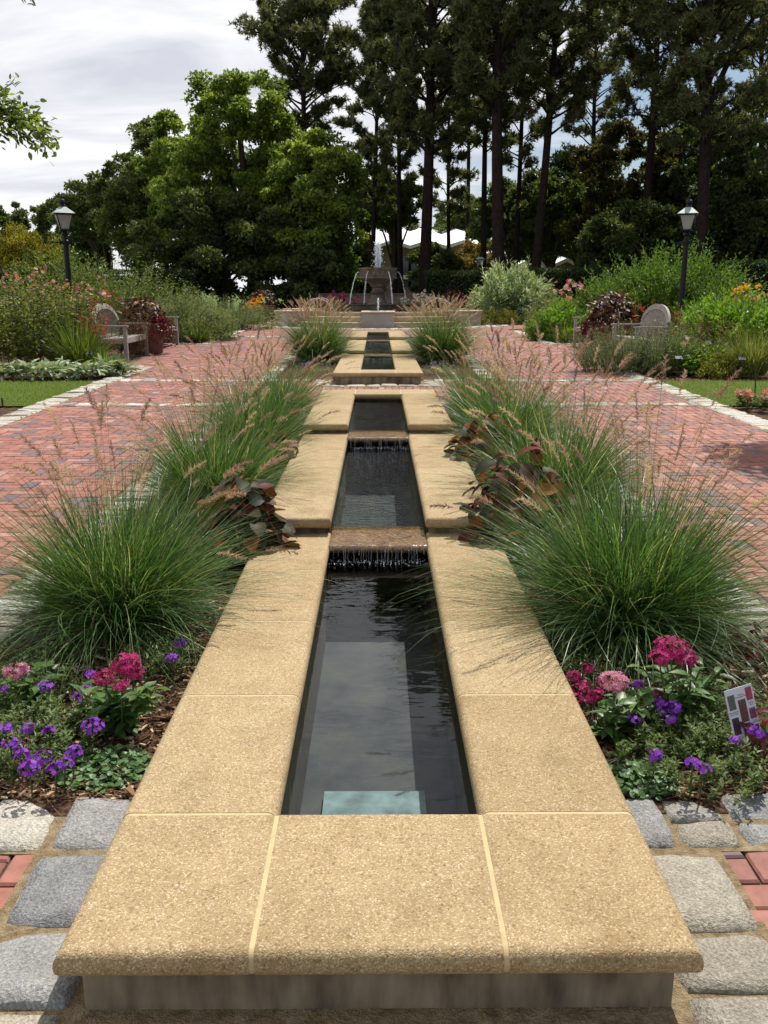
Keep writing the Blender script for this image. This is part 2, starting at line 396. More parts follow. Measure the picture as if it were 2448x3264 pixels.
    m, t, out = nt('splashing_water'); tr = t.nodes.new('ShaderNodeBsdfTransparent'); p = t.nodes.new('ShaderNodeBsdfPrincipled'); p.inputs['Base Color'].default_value = (.86, .9, .95, 1); p.inputs['Roughness'].default_value = .12
    tl = t.nodes.new('ShaderNodeBsdfTranslucent'); tl.inputs[0].default_value = (.9, .93, .97, 1)
    m1 = t.nodes.new('ShaderNodeMixShader'); m1.inputs[0].default_value = .45; t.links.new(p.outputs[0], m1.inputs[1]); t.links.new(tl.outputs[0], m1.inputs[2])
    m2 = t.nodes.new('ShaderNodeMixShader'); m2.inputs[0].default_value = .6; t.links.new(tr.outputs[0], m2.inputs[1]); t.links.new(m1.outputs[0], m2.inputs[2]); t.links.new(m2.outputs[0], out.inputs[0]); M['spray'] = m
    m, t, out = nt('clear_drips'); tr = t.nodes.new('ShaderNodeBsdfTransparent'); p = t.nodes.new('ShaderNodeBsdfPrincipled'); p.inputs['Base Color'].default_value = (.6, .66, .72, 1); p.inputs['Roughness'].default_value = .05
    m2 = t.nodes.new('ShaderNodeMixShader'); m2.inputs[0].default_value = .35; t.links.new(tr.outputs[0], m2.inputs[1]); t.links.new(p.outputs[0], m2.inputs[2]); t.links.new(m2.outputs[0], out.inputs[0]); M['drips'] = m
    # buildings
    m, t, out = nt('tan_brickwork'); v = coords(t); mp = N(t, 'ShaderNodeMapping'); mp.inputs['Rotation'].default_value = (PI / 2, 0, 0); t.links.new(v, mp.inputs[0])
    br = t.nodes.new('ShaderNodeTexBrick'); br.inputs['Scale'].default_value = 4.5; br.inputs['Color1'].default_value = (.20, .14, .095, 1); br.inputs['Color2'].default_value = (.14, .095, .065, 1); br.inputs['Mortar'].default_value = (.24, .21, .17, 1); br.inputs['Mortar Size'].default_value = .012
    t.links.new(mp.outputs[0], br.inputs['Vector']); bsdf(t, out, br.outputs[0], .9, .2); M['tan_brick'] = m
    M['white_roof'] = plain('white_membrane_roof', (.82, .82, .82), 0.6, 0.4, 0.03, 2)
    M['fascia'] = plain('cream_fascia', (.60, .57, .50), 0.7, 0.3, 0.06, 3)
    M['win_glass'] = plain('dark_window', (.05, .06, .07), 0.08, 0.6, 0.2, 2)
    M['bark'] = plain('pine_bark', (.026, .019, .016), 0.95, 0.1, 0.5, 7, 0.9)
    M['twig'] = plain('grey_twig', (.075, .06, .045), 0.9, 0.1, 0.3, 7)
    M['stem'] = plain('green_stem', (.07, .10, .035), 0.7, 0.3, 0.3, 30)
    M['plastic'] = plain('black_plastic', (.02, .02, .025), 0.35, 0.5, 0.1, 30)
    M['tag_face'] = plain('grey_tag_face', (.06, .065, .08), 0.6, 0.4, 0.1, 60)
    M['sign_white'] = plain('laminated_card', (.62, .62, .70), 0.3, 0.5, 0.03, 10)
    M['ink'] = plain('black_ink', (.03, .03, .04), 0.6, 0.3, 0.05, 30)
    # foliage
    G = lambda *s: list(s)
    M['fgrass'] = leafmat('fountain_grass_blades', [(0, (.018, .05, .014)), (.4, (.058, .128, .034)), (.75, (.14, .22, .08)), (1, (.36, .37, .22))], .36, .36, .35)
    M['plume'] = leafmat('grass_plumes', [(0, (.26, .155, .165)), (.4, (.40, .27, .25)), (.75, (.52, .40, .34)), (1, (.62, .52, .38))], .45, .8, .1, 1.0)
    M['straw'] = leafmat('straw_stems', [(0, (.10, .14, .04)), (1, (.36, .30, .15))], .3, .6, .2, 1.0)
    M['coleus'] = leafmat('coleus_leaves', [(0, (.016, .022, .009)), (.4, (.04, .04, .012)), (.55, (.07, .010, .014)), (.8, (.17, .045, .012)), (1, (.30, .12, .025))], .30, .55, .18, 1.3)
    M['pentas_leaf'] = leafmat('pentas_leaves', [(0, (.03, .07, .015)), (.6, (.08, .165, .035)), (1, (.17, .27, .07))], .3, .42, .45)
    M['magenta'] = leafmat('magenta_petals', [(0, (.22, .01, .08)), (.5, (.42, .02, .15)), (1, (.58, .05, .22))], .4, .6, .2, .8)
    M['pink'] = leafmat('pink_petals', [(0, (.45, .13, .26)), (1, (.75, .36, .50))], .4, .6, .2, .8)
    M['purple'] = leafmat('purple_petals', [(0, (.14, .02, .36)), (.5, (.27, .05, .58)), (1, (.42, .12, .72))], .4, .6, .2, .8)
    M['verbena_leaf'] = leafmat('verbena_leaves', [(0, (.035, .065, .016)), (.6, (.10, .155, .042)), (1, (.20, .24, .08))], .3, .5, .35)
    M['mint_leaf'] = leafmat('round_mat_leaves', [(0, (.03, .075, .022)), (.6, (.10, .19, .065)), (1, (.21, .31, .13))], .3, .45, .4)
    M['red_leaf'] = leafmat('burgundy_leaves', [(0, (.03, .006, .008)), (.6, (.12, .014, .02)), (1, (.24, .03, .035))], .35, .4, .4, 1.2)
    M['red_petal'] = leafmat('red_petals', [(0, (.45, .02, .02)), (1, (.70, .06, .05))], .35, .6, .2, .8)
    M['rose'] = leafmat('rose_lily_petals', [(0, (.50, .08, .14)), (.5, (.62, .22, .25)), (1, (.78, .50, .45))], .4, .6, .2, .8)
    M['orange'] = leafmat('orange_petals', [(0, (.60, .14, .015)), (1, (.75, .36, .03))], .35, .6, .2, .8)
    M['cream'] = leafmat('cream_petals', [(0, (.62, .45, .38)), (1, (.80, .74, .62))], .35, .6, .2, .8)
    M['lamb'] = leafmat('woolly_leaves', [(0, (.10, .15, .075)), (.5, (.27, .34, .19)), (1, (.50, .56, .40))], .22, .9, .1, 1.0)
    M['brown_herb'] = leafmat('russet_foliage', [(0, (.045, .03, .014)), (.5, (.13, .065, .03)), (1, (.25, .13, .06))], .35, .6, .2, 1.1)
    M['mid_green'] = leafmat('mid_green_leaves', [(0, (.025, .045, .010)), (.5, (.085, .13, .024)), (1, (.19, .24, .05))], .35, .5, .35)
    M['lime'] = leafmat('lime_leaves', [(0, (.045, .10, .012)), (.5, (.12, .24, .025)), (1, (.24, .36, .05))], .4, .45, .35, 1.3)
    M['olive'] = leafmat('olive_seedhead_leaves', [(0, (.035, .048, .010)), (.5, (.115, .14, .028)), (1, (.27, .29, .075))], .35, .55, .3)
    M['sage'] = leafmat('sage_green_leaves', [(0, (.05, .075, .03)), (.5, (.13, .17, .07)), (1, (.26, .30, .14))], .35, .6, .25, 1.2)
    M['bamboo'] = leafmat('variegated_leaves', [(0, (.04, .09, .025)), (.4, (.15, .24, .08)), (.7, (.36, .44, .26)), (1, (.60, .64, .50))], .35, .45, .35, 1.1)
    M['big_shrub'] = leafmat('fresh_green_shrub_leaves', [(0, (.018, .04, .008)), (.5, (.065, .13, .02)), (1, (.15, .24, .04))], .35, .5, .3)
    M['gold_conifer'] = leafmat('golden_conifer_leaves', [(0, (.035, .05, .006)), (.45, (.17, .17, .018)), (1, (.42, .36, .045))], .3, .6, .2, 1.1)
    M['yellow_leaf'] = leafmat('yellowing_leaves', [(0, (.10, .085, .02)), (.5, (.22, .17, .045)), (1, (.34, .25, .08))], .35, .6, .2, 1.1)
    M['hedge'] = leafmat('hedge_leaves', [(0, (.012, .024, .008)), (.6, (.032, .058, .016)), (1, (.07, .105, .03))], .25, .5, .3)
    M['pine'] = leafmat('pine_needles', [(0, (.028, .042, .019)), (.5, (.090, .108, .046)), (1, (.20, .20, .09))], .42, .5, .3, 1.2)
    M['oak'] = leafmat('broad_tree_leaves', [(0, (.028, .055, .014)), (.45, (.095, .15, .028)), (.75, (.20, .27, .05)), (1, (.30, .34, .07))], .5, .5, .3, 1.5)
    M['dark_tree'] = leafmat('dark_tree_leaves', [(0, (.024, .042, .014)), (.5, (.07, .10, .03)), (1, (.16, .185, .06))], .45, .5, .3, 1.3)
make_materials()
# ================================================================== GROUND
def sheet(name, mat, quads, kind='structure', ny=1):
    """flat sheets that follow the slope; quads = (x0, x1, y0, y1, dz)"""
    mb = MB()
    for x0, x1, y0, y1, dz in quads:
        ys = sorted(set([y0, y1] + [k for k in (-30.0, 26.0) if y0 < k < y1]))
        for a, b in zip(ys[:-1], ys[1:]):
            mb.add([[x0, a, gz(a) + dz], [x1, a, gz(a) + dz], [x1, b, gz(b) + dz], [x0, b, gz(b) + dz]], [[0, 1, 2, 3]])
    o = mb.build(name, mat); o['kind'] = kind; return o
sheet('ground', M['lawn'], [(-600, -.6, -30, 26, -.045), (.6, 600, -30, 26, -.045), (-.6, .6, -30, 1.6, -.045), (-.6, .6, 10.5, 13.2, -.045), (-.6, .6, 23.9, 26, -.045), (-600, 600, 26, 900, -.045)])
FX, FY, FZ = 0.01, 32.7, float(gz(26.0))
# soil of the planting beds
soil_q = []
for s in (-1, 1):
    a = lambda x0, x1, y0, y1, dz=-.02: soil_q.append((min(s*x0, s*x1), max(s*x0, s*x1), y0, y1, dz))
    a(.6, 1.75, 2.3, 10.95, .005); a(.6, 1.75, 13.6, 24.1, .005)
    a(4.1, 16, -3, 10.9); a(4.1, 30, 13.5, 15.8); a(5.65, 30, 15.8, 21.5); a(4.1, 30, 21.5, 46)
soil_q.append((-14, 14, 36, 46, -.025))
sheet('planting_soil', M['soil'], soil_q)
sheet('lawn', M['lawn'], [(-16, -4.1, 10.9, 13.5, .0), (4.1, 16, 10.9, 13.5, .0), (5.2, 9.5, 26.4, 29.5, .0)])

# ------------------------------------------------------------------ brick paths
def in_brick(x, y):
    ax = np.abs(x)
    r = ((ax > 1.80) & (ax < 4.02) & (y < 28.0) & (y > -.6))
    r |= ((ax > .80) & (ax < 1.85) & (y < 2.32) & (y > -.6))
    r |= ((ax < 1.85) & (y > 10.95) & (y < 13.65))
    r |= ((ax < 4.02) & (y > 24.15) & (y < 28.5))
    r |= ((ax > 3.95) & (ax < 5.75) & (y > 15.75) & (y < 21.5))
    rr = np.hypot(x - FX, y - FY)
    r |= ((rr < 6.0) & (rr > 4.4) & (y < 33.5))
    r &= ~((rr < 4.4))
    return r
def bricks():
    mb = MB(); u = 0.1; g = 0.004
    I, J = np.meshgrid(np.arange(-64, 64), np.arange(-8, 342)); I = I.ravel(); J = J.ravel()
    m = (I + J) % 4
    H = m == 0; Vv = m == 2
    cx = np.concatenate([(I[H] + 1) * u, (I[Vv] + .5) * u]); cy = np.concatenate([(J[H] + .5) * u, (J[Vv] + 1) * u])
    hx = np.concatenate([np.full(H.sum(), u - g), np.full(Vv.sum(), u / 2 - g)]); hy = np.concatenate([np.full(H.sum(), u / 2 - g), np.full(Vv.sum(), u - g)])
    k = in_brick(cx, cy); cx, cy, hx, hy = cx[k], cy[k], hx[k], hy[k]; n = len(cx)
    q = np.array([[-1, -1], [1, -1], [1, 1], [-1, 1]], float)
    def ring(sh, dz):
        X = cx[:, None] + q[None, :, 0] * (hx[:, None] - sh); Y = cy[:, None] + q[None, :, 1] * (hy[:, None] - sh)
        return np.stack([X, Y, gz(Y) + dz], -1)
    tilt = NR(0, .0016, (n, 4)); lift = NR(0, .0012, (n, 1))
    top = ring(.006, 0); top[:, :, 2] += tilt + lift
    mid = ring(0, -.006); mid[:, :, 2] += tilt + lift
    bot = ring(0, -.03)
    V = np.concatenate([top, mid, bot], 1).reshape(-1, 3)
    f = [[0, 1, 2, 3]] + [[a + 4, b + 4, b, a] for a, b in ((0, 1), (1, 2), (2, 3), (3, 0))] + [[a + 8, b + 8, b + 4, a + 4] for a, b in ((0, 1), (1, 2), (2, 3), (3, 0))]
    F = (np.array(f)[None] + (np.arange(n) * 12)[:, None, None]).reshape(-1, 4)
    tone = np.clip(np.where(U(0, 1, n) < .24, U(0, .4, n), NR(.64, .18, n)), 0, 1)
    mb.add(V, F, np.repeat(tone, 12)); o = mb.build('brick_path', M['brick']); structure(o)
bricks()
jq = []
for s in (-1, 1):
    for x0, x1, y0, y1 in ((1.7, 4.1, -1, 28.2), (.6, 1.7, -1, 2.3), (4.1, 5.8, 15.8, 21.5)):
        jq.append((min(s * x0, s * x1), max(s * x0, s * x1), y0, y1, -.012))
jq += [(-1.7, 1.7, 10.95, 13.6, -.012), (-1.7, 1.7, 24.1, 28.2, -.012)]
sheet('path_sand', M['joint'], jq)
mb = MB(); lathe(mb, [(0, FZ - .016), (6.05, FZ - .016)], (FX, FY, 0), 72); structure(mb.build('plaza_sand', M['joint']))

# ------------------------------------------------------------------ granite setts
def sett_template():
    a = np.array([-1, -.93, -.6, 0, .6, .93, 1]); k = 7; X, Y = np.meshgrid(a, a); X = X.ravel(); Y = Y.ravel()
    r = np.maximum(np.abs(X), np.abs(Y))
    q = (np.abs(X) ** 4 + np.abs(Y) ** 4) ** .25
    s = np.where(q > 0, r / np.maximum(q, 1e-6), 1.0); s = 1 - (1 - s) * .30
    F = [[j * k + i, j * k + i + 1, (j + 1) * k + i + 1, (j + 1) * k + i] for j in range(k - 1) for i in range(k - 1)]
    return np.stack([X * s, Y * s], -1), np.where(r > .99, -1.0, np.where(r > .9, -.12, 0.0)), np.array(F)
ST, SZ, SF = sett_template()
def setts(mb, cs, hs, tones=None, ang=None, h=.028, rough=1.0):
    """cs centres (n,2), hs half sizes (n,2)"""
    cs = np.asarray(cs, float); hs = np.asarray(hs, float); n = len(cs)
    K = len(ST); ph = U(0, 6.28, (n, 6)); th = np.arctan2(ST[:, 1], ST[:, 0])
    rad = 1.02 + .6 * rough * (.03 * np.sin(2 * th[None] + ph[:, :1]) + .025 * np.sin(3 * th[None] + ph[:, 1:2]) + .02 * np.sin(5 * th[None] + ph[:, 2:3]) + .012 * np.sin(9 * th[None] + ph[:, 3:4]))
    L = ST[None] * rad[:, :, None] * hs[:, None, :]
    if ang is not None:
        c, s_ = np.cos(ang)[:, None], np.sin(ang)[:, None]; L = np.stack([L[..., 0] * c - L[..., 1] * s_, L[..., 0] * s_ + L[..., 1] * c], -1)
    P = L + cs[:, None, :]
    tz = (NR(0, .006, (n, 1)) * ST[None, :, 0] + NR(0, .006, (n, 1)) * ST[None, :, 1]) * rough + NR(0, .0022, (n, K)) * rough
    Z = gz(P[..., 1]) + .012 + SZ[None] * h + tz + NR(0, .004, (n, 1))
    V = np.concatenate([P, Z[..., None]], -1).reshape(-1, 3)
    F = (SF[None] + (np.arange(n) * K)[:, None, None]).reshape(-1, 4)
    tn = np.clip(NR(.45, .28, n), 0, 1) if tones is None else np.broadcast_to(tones, (n,))
    mb.add(V, F, np.repeat(tn, K))
def strip(mb, x0, x1, y0, y1, along, lo, hi, tl=(.5, .25), rows=1):
    """a row of setts along x or y"""
    a0, a1 = (x0, x1) if along == 'x' else (y0, y1); p = a0; cs = []; hs = []
    b0, b1 = (y0, y1) if along == 'x' else (x0, x1)
    while p < a1 - .03:
        l = min(U(lo, hi), a1 - p)
        if a1 - (p + l) < lo * .6: l = a1 - p
        cuts = [b0, b1] if rows == 1 else [b0, b0 + (b1 - b0) * U(.4, .6), b1]
        if rows == 3: cuts = [b0, b1] if U(0, 1) < .55 else [b0, b0 + (b1 - b0) * U(.35, .65), b1]
        for c0, c1 in zip(cuts[:-1], cuts[1:]):
            c = (p + l / 2, (c0 + c1) / 2); h = (l / 2 - .009, (c1 - c0) / 2 - .009)
            if along == 'y': c = c[::-1]; h = h[::-1]
            cs.append(c); hs.append(h)
        p += l
    setts(mb, cs, hs, np.clip(NR(tl[0], tl[1], len(cs)), 0, 1))
bed = []
def band(x0, x1, y0, y1): bed.append((x0, x1, y0, y1, .002))
sm = MB()
for s in (-1, 1):
    def sb(x0, x1, y0, y1, al, lo, hi, tl=(.5, .25), rows=1):
        X0, X1 = min(s * x0, s * x1), max(s * x0, s * x1); strip(sm, X0, X1, y0, y1, al, lo, hi, tl, rows)
    sb(.66, .93, .9, 2.12, 'y', .15, .26, (.42, .2)); sb(.66, 1.9, 2.13, 2.39, 'x', .15, .30, (.42, .2), 3)
    sb(1.60, 1.86, 2.42, 10.85, 'y', .10, .2, (.8, .14)); sb(.66, 1.86, 10.86, 11.1, 'x', .15, .28, (.5, .25))
    sb(.66, .93, 12.86, 13.5, 'y', .15, .26, (.6, .2)); sb(.66, 1.86, 13.5, 13.75, 'x', .15, .28, (.7, .2))
    sb(1.60, 1.86, 13.76, 24.0, 'y', .10, .2, (.75, .15)); sb(.66, 1.86, 24.0, 24.25, 'x', .15, .28, (.7, .2))
    sb(3.97, 4.28, -1, 15.62, 'y', .11, .17, (.85, .12)); sb(3.97, 5.8, 15.63, 15.9, 'x', .12, .2, (.85, .12))
    sb(3.97, 5.8, 21.4, 21.65, 'x', .12, .2, (.85, .12)); sb(3.97, 4.28, 21.66, 27.2, 'y', .11, .17, (.85, .12))
    for y0 in (10.86, 13.5, 24.0): sb(1.88, 3.96, y0, y0 + .24, 'x', .15, .27, (.55, .27))
strip(sm, -.66, .66, 1.28, 1.53, 'x', .16, .3, (.4, .2))
strip(sm, -.93, .93, 12.84, 13.08, 'x', .16, .3, (.7, .2))
band(-.60, .60, .9, 1.62); band(-.60, .60, 12.83, 13.2)
for s in (-1, 1):
    for x0, x1, y0, y1 in ((.60, .94, .9, 2.125), (.60, 1.9, 2.125, 2.40), (1.59, 1.87, 2.40, 10.855), (.66, 1.87, 10.855, 11.11), (1.87, 3.965, 10.855, 11.11),
                           (.60, .94, 12.83, 13.49), (.66, 1.87, 13.49, 13.755), (1.87, 3.965, 13.49, 13.755), (1.59, 1.87, 13.755, 23.99), (.66, 1.87, 23.99, 24.26), (1.87, 3.965, 23.99, 24.26),
                           (3.965, 4.285, -1, 15.625), (3.965, 5.8, 15.625, 15.905), (3.965, 5.8, 21.395, 21.655), (3.965, 4.285, 21.655, 27.2)):
        band(min(s * x0, s * x1), max(s * x0, s * x1), y0, y1)
# ring round the fountain
cs = []; hs = []; an = []
for r, w in ((4.05, .26), (4.32, .24), (4.58, .24)):
    m_ = int(2 * PI * r / .2)
    for k in range(m_):
        t_ = 2 * PI * (k + .5 * (r > 4.2)) / m_
        cs.append((FX + r * math.cos(t_), FY + r * math.sin(t_))); hs.append((w / 2 - .012, .088)); an.append(t_)
cs = np.array(cs); hs = np.array(hs); an = np.array(an); kk = cs[:, 1] < 34
setts(sm, cs[kk], hs[kk], np.clip(NR(.85, .12, kk.sum()), 0, 1), an[kk])
structure(sm.build('stone_kerb', M['granite'], smooth=True))
sheet('kerb_mortar', M['sand'], bed)
mb = MB(); lathe(mb, [(3.0, FZ + .002), (4.72, FZ + .002)], (FX, FY, 0), 72); structure(mb.build('ring_mortar', M['sand']))

# ================================================================== STEPPED WATER CHANNEL
HO, HI, TH = .672, .263, .066
def slab(par, x0, x1, y0, y1, zt, rnd, name='coping_slab', mat='coping', th=TH):
    sx, sy = x1 - x0, y1 - y0
    def pick(c):
        if abs(c.z) < th * .4: # vertical edges: round only where two rounded sides meet
            return False
        return (('w' in rnd and abs(c.x + sx / 2) < 1e-5) or ('e' in rnd and abs(c.x - sx / 2) < 1e-5) or
                ('s' in rnd and abs(c.y + sy / 2) < 1e-5) or ('n' in rnd and abs(c.y - sy / 2) < 1e-5))
    return bevel_box_obj(name, M[mat], par, ((x0 + x1) / 2, (y0 + y1) / 2, zt - th / 2), (sx, sy, th), .029, 6, edges=pick)
def solid(par, name, mat, x0, x1, y0, y1, z0, z1):
    mb = MB(); box(mb, ((x0 + x1) / 2, (y0 + y1) / 2, (z0 + z1) / 2), (x1 - x0, y1 - y0, z1 - z0)); return mb.build(name, M[mat], par)
def cascade(par, tiers, joints):
    """tiers: (y0, y1, ztop, zwater); the first has a front block, the last a closed back"""
    J = .006
    for i, (y0, y1, zt, zw) in enumerate(tiers):
        first, last = i == 0, i == len(tiers) - 1
        ye = y1 if last else y1 + .07
        fd = .505 if first else 0.0; bd = .50 if last else 0.0
        ys = [y0 + fd] + [j for j in joints if y0 + fd + .1 < j < ye - bd - .1] + [ye - bd]
        def joint(x0, x1, yy, rnd): slab(par, x0 + .001, x1 - .001, yy - J, yy + J, zt - .0012, rnd, 'mortar_joint', 'mortar', TH - .003)
        for s in (-1, 1):
            X0, X1 = (HI, HO) if s > 0 else (-HO, -HI)
            for k, (a, b) in enumerate(zip(ys[:-1], ys[1:])):
                a2 = a + J if (k or first) else a; b2 = b - J if (k < len(ys) - 2 or last) else b
                slab(par, X0, X1, a2, b2, zt, 'we' + ('s' if (k == 0 and not first) else ''))
                if k or first: joint(X0, X1, a, 'we')
            if last: joint(X0, X1, ys[-1], 'we')
            for blk, (a, b, sd) in {'f': (y0, y0 + fd - J, 's'), 'b': (ye - bd + J, ye, 'n')}.items():
                if (blk == 'f' and first) or (blk == 'b' and last):
                    xi = HI + .001 + J
                    slab(par, *((xi, HO) if s > 0 else (-HO, -xi)), a, b, zt, sd + ('e' if s > 0 else 'w'))
                    xj = s * (HI + .001)
                    slab(par, xj - J, xj + J, a + .001, b - .001, zt - .0012, sd, 'mortar_joint', 'mortar', TH - .003)
        if first: slab(par, -HI + .005, HI - .005, y0, y0 + fd - J, zt, 's')
        if last: slab(par, -HI + .005, HI - .005, ye - bd + J, ye, zt, 'ns')
        # walls below the coping
        zb = float(gz(y0)) - .75; zc = zt - TH + .006
        wy0 = y0 + (.4905 if first else .05); wy1 = y1 - (.04 if last else -.02)
        for s in (-1, 1):
            solid(par, 'basin_wall', 'wall', *((HI + .022, HO - .042) if s > 0 else (-HO + .042, -HI - .022)), wy0, wy1, zb, zc)
            solid(par, 'basin_lining', 'basin_side', *((HI + .012, HI + .0215) if s > 0 else (-HI - .0215, -HI - .012)), wy0 + .02, wy1, zb, zc - .001)
        if first:
            solid(par, 'basin_wall', 'wall', -HO + .042, HO - .042, y0 + .045, y0 + .49, zb, zc)
        if last:
            solid(par, 'basin_wall', 'basin_side', -HI - .0215, HI + .0215, ye - .46, wy1, zb, zc)
        solid(par, 'basin_floor', 'basin_floor', -HO + .1, HO - .1, y0 + (.3 if first else .0), (ye - .2 if last else y1 - .001), zw - .46, zw - .36)
        if not first:
            slab(par, -HI + .0006, HI - .0006, y0 - .215, y0 + .19, zw - .007, 's', 'weir_stone', 'weir', .045)
            solid(par, 'riser_wall', 'basin_side', -HI - .011, HI + .011, y0 + .0, y0 + .049, zb, zw - .06)
            # threads of water falling from the weir lip
            n = 34; mbd = MB(); zl = tiers[i - 1][3]
            for k in range(n):
                x = U(-HI, HI); yy = y0 - .214 - U(0, .012); z1 = zw - .03; z2 = zl if U(0, 1) < .7 else zl + U(.02, .08)
                zz = np.linspace(z1, z2, 6); r = U(.0006, .0019)
                tube(mbd, np.stack([x + NR(0, .002, 6), yy - np.linspace(0, .012, 6), zz], -1), r * U(.5, 1.2, 6), 5)
            mbd.build('falling_water', M['drips'], par, smooth=True)['kind'] = 'stuff'
            mbs = MB(); n = 190; P = np.stack([U(-HI, HI, n), y0 - .228 + NR(0, .022, n), zl + np.abs(NR(0, .008, n))], -1)
            for p in P:
                box(mbs, p, np.array([1, 1, U(1, 2.2)]) * U(.0012, .0042), R=np.array(Matrix.Rotation(U(0, 3), 3, 'X') @ Matrix.Rotation(U(0, 3), 3, 'Z')))
            mbs.build('splash', M['spray'], par)['kind'] = 'stuff'
        # water
        w = MB(); wa = y0 + (.49 if first else .12); wb = ye - .46 if last else y1 + .0
        w.add([[-HI - .0119, wa, zw], [HI + .0119, wa, zw], [HI + .0119, wb, zw], [-HI - .0119, wb, zw]], [[0, 1, 2, 3]])
        o = w.build('water', M['water_calm' if (first and y0 < 3) else 'water_ripple']); structure(o)

lower = thing('water_channel', 'sand coloured three step stone water channel, its wide front block up close', 'water channel', (0, 1.546, 0))
cascade(lower, [(1.546, 4.77, .18, .088), (4.77, 7.77, .28, .187), (7.77, 10.62, .37, .288)],
        [2.75, 3.44, 4.13, 5.5, 6.2, 6.95, 8.5, 9.2])
upper = thing('water_channel', 'far three step stone water channel between the brick crossing and the fountain', 'water channel', (0, 13.1, float(gz(13.1))))
cascade(upper, [(13.1, 17.0, .35, .275), (17.0, 20.7, .425, .357), (20.7, 23.95, .50, .432)], [14.6, 15.7, 18.2, 19.4, 21.9, 22.8])
# the pale cover plate on the floor of the first pool
mb = MB(); box(mb, (-.015, 2.62, -.262), (.36, .46, .036)); o = mb.build('cover_plate', M['teal_plate'])
tag(o, 'pale teal square cover plate lying under water in the first pool', 'cover plate')
# ================================================================== FOUNTAIN
ft = thing('fountain', 'tiered grey stone fountain with a spouting bowl and six boxes around its pool', 'fountain', (FX, FY, FZ))
c0 = (FX, FY, FZ)
mb = MB(); lathe(mb, [(2.6, 0), (3.55, 0), (3.55, .13), (3.58, .135), (3.58, .17), (2.6, .17)], c0, 96); mb.build('lower_step', M['cap_stone'], ft)
mb = MB(); lathe(mb, [(2.4, .16), (3.15, .16), (3.15, .30), (3.18, .305), (3.18, .34), (2.4, .34)], c0, 96); mb.build('upper_step', M['cap_stone'], ft)
mb = MB(); lathe(mb, [(2.72, .33), (2.72, .43), (2.76, .435), (2.76, .48), (2.42, .48), (2.42, .1)], c0, 96); mb.build('pool_rim', M['cap_stone'], ft)
mb = MB(); lathe(mb, [(1.5, .1), (1.5, .52), (1.54, .53), (1.54, .56), (1.3, .56)], c0, 72); mb.build('inner_tier', M['wet_stone'], ft)
mb = MB(); lathe(mb, [(1.3, .5), (1.3, .66), (1.35, .68), (1.35, .72), (1.2, .72), (1.2, .60), (0, .60)], c0, 72); mb.build('upper_tier', M['wet_stone'], ft)
mb = MB(); lathe(mb, [(.42, .58), (.42, .70), (.36, .74), (.31, .80), (.27, .84), (.225, .98), (.235, 1.06), (.27, 1.09), (.27, 1.13), (.22, 1.17), (.20, 1.27), (.23, 1.30)], c0, 40); mb.build('stem', M['cast_stone'], ft, smooth=False)
mb = MB(); lathe(mb, [(.20, 1.29), (.27, 1.32), (.28, 1.36), (.34, 1.43), (.48, 1.52), (.62, 1.58), (.685, 1.60), (.685, 1.645), (.645, 1.67), (.645, 1.86), (.67, 1.90), (.69, 1.92), (.69, 1.965), (.62, 1.965), (.58, 1.88), (0, 1.86)], c0, 56); bowl = mb.build('bowl', M['cast_stone'], ft)
mb = MB()
for k in range(28):
    t_ = 2 * PI * k / 28; box(mb, (FX + .655 * math.cos(t_), FY + .655 * math.sin(t_), FZ + 1.765), (.03, .07, .13), t_)
mb.build('carved_band', M['cast_stone'], bowl)
for a in range(6):
    t_ = -PI / 2 + a * PI / 3; d = np.array([math.cos(t_), math.sin(t_)]); r0, r1 = 2.45, 3.8; rm = (r0 + r1) / 2
    p = bevel_box_obj('corner_box', M['pedestal'], ft, (FX + d[0] * rm, FY + d[1] * rm, FZ + .235), (r1 - r0, 1.03, .47), .01, 1, t_)
    bevel_box_obj('box_cap', M['cap_stone'], p, (FX + d[0] * rm, FY + d[1] * rm, FZ + .50), (r1 - r0 + .07, 1.11, .055), .015, 2, t_).parent = ft
    mb = MB(); lathe(mb, [(0, .545), (.24, .545), (.26, .53)], (FX + d[0] * 3.15, FY + d[1] * 3.15, FZ), 20); mb.build('drain_grate', M['grate'], ft)
def stream(p0, p1, top, name, rad=.011, n=40):
    """a thread of water on its parabola"""
    p0 = np.array(p0); p1 = np.array(p1); t_ = np.linspace(0, 1, n)[:, None]
    P = p0 + (p1 - p0) * t_; b = top - (p0[2] + p1[2]) / 2
    P[:, 2] += 4 * b * (t_ * (1 - t_))[:, 0]; P += NR(0, .004, P.shape)
    m_ = MB(); tube(m_, P, rad * U(.45, 1.4, n), 6)
    m = 90; k = U(0, 1, m)
    for a, q in zip(k, P[(k * (n - 1)).astype(int)]):
        box(m_, q + NR(0, .012 + .025 * a, 3) * np.array([1, 1, .6]), np.full(3, U(.005, .014)), R=np.array(Matrix.Rotation(U(0, 3), 3, 'X')))
    m_.build(name, M['spray'], ft)
def fall(p0, d, run, drop, name, n=30, rad=.012):
    t_ = np.linspace(0, 1, n); P = np.array(p0)[None] + np.stack([d[0] * run * t_, d[1] * run * t_, .03 * t_ - (drop + .03) * t_ ** 2], -1) + NR(0, .004, (n, 3))
    m_ = MB(); tube(m_, P, rad * U(.5, 1.3, n), 6)
    for a in U(.15, 1, 70):
        box(m_, P[int(a * (n - 1))] + NR(0, .008 + .02 * a, 3), np.full(3, U(.005, .014)), R=np.array(Matrix.Rotation(U(0, 3), 3, 'Y')))
    m_.build(name, M['spray'], ft)
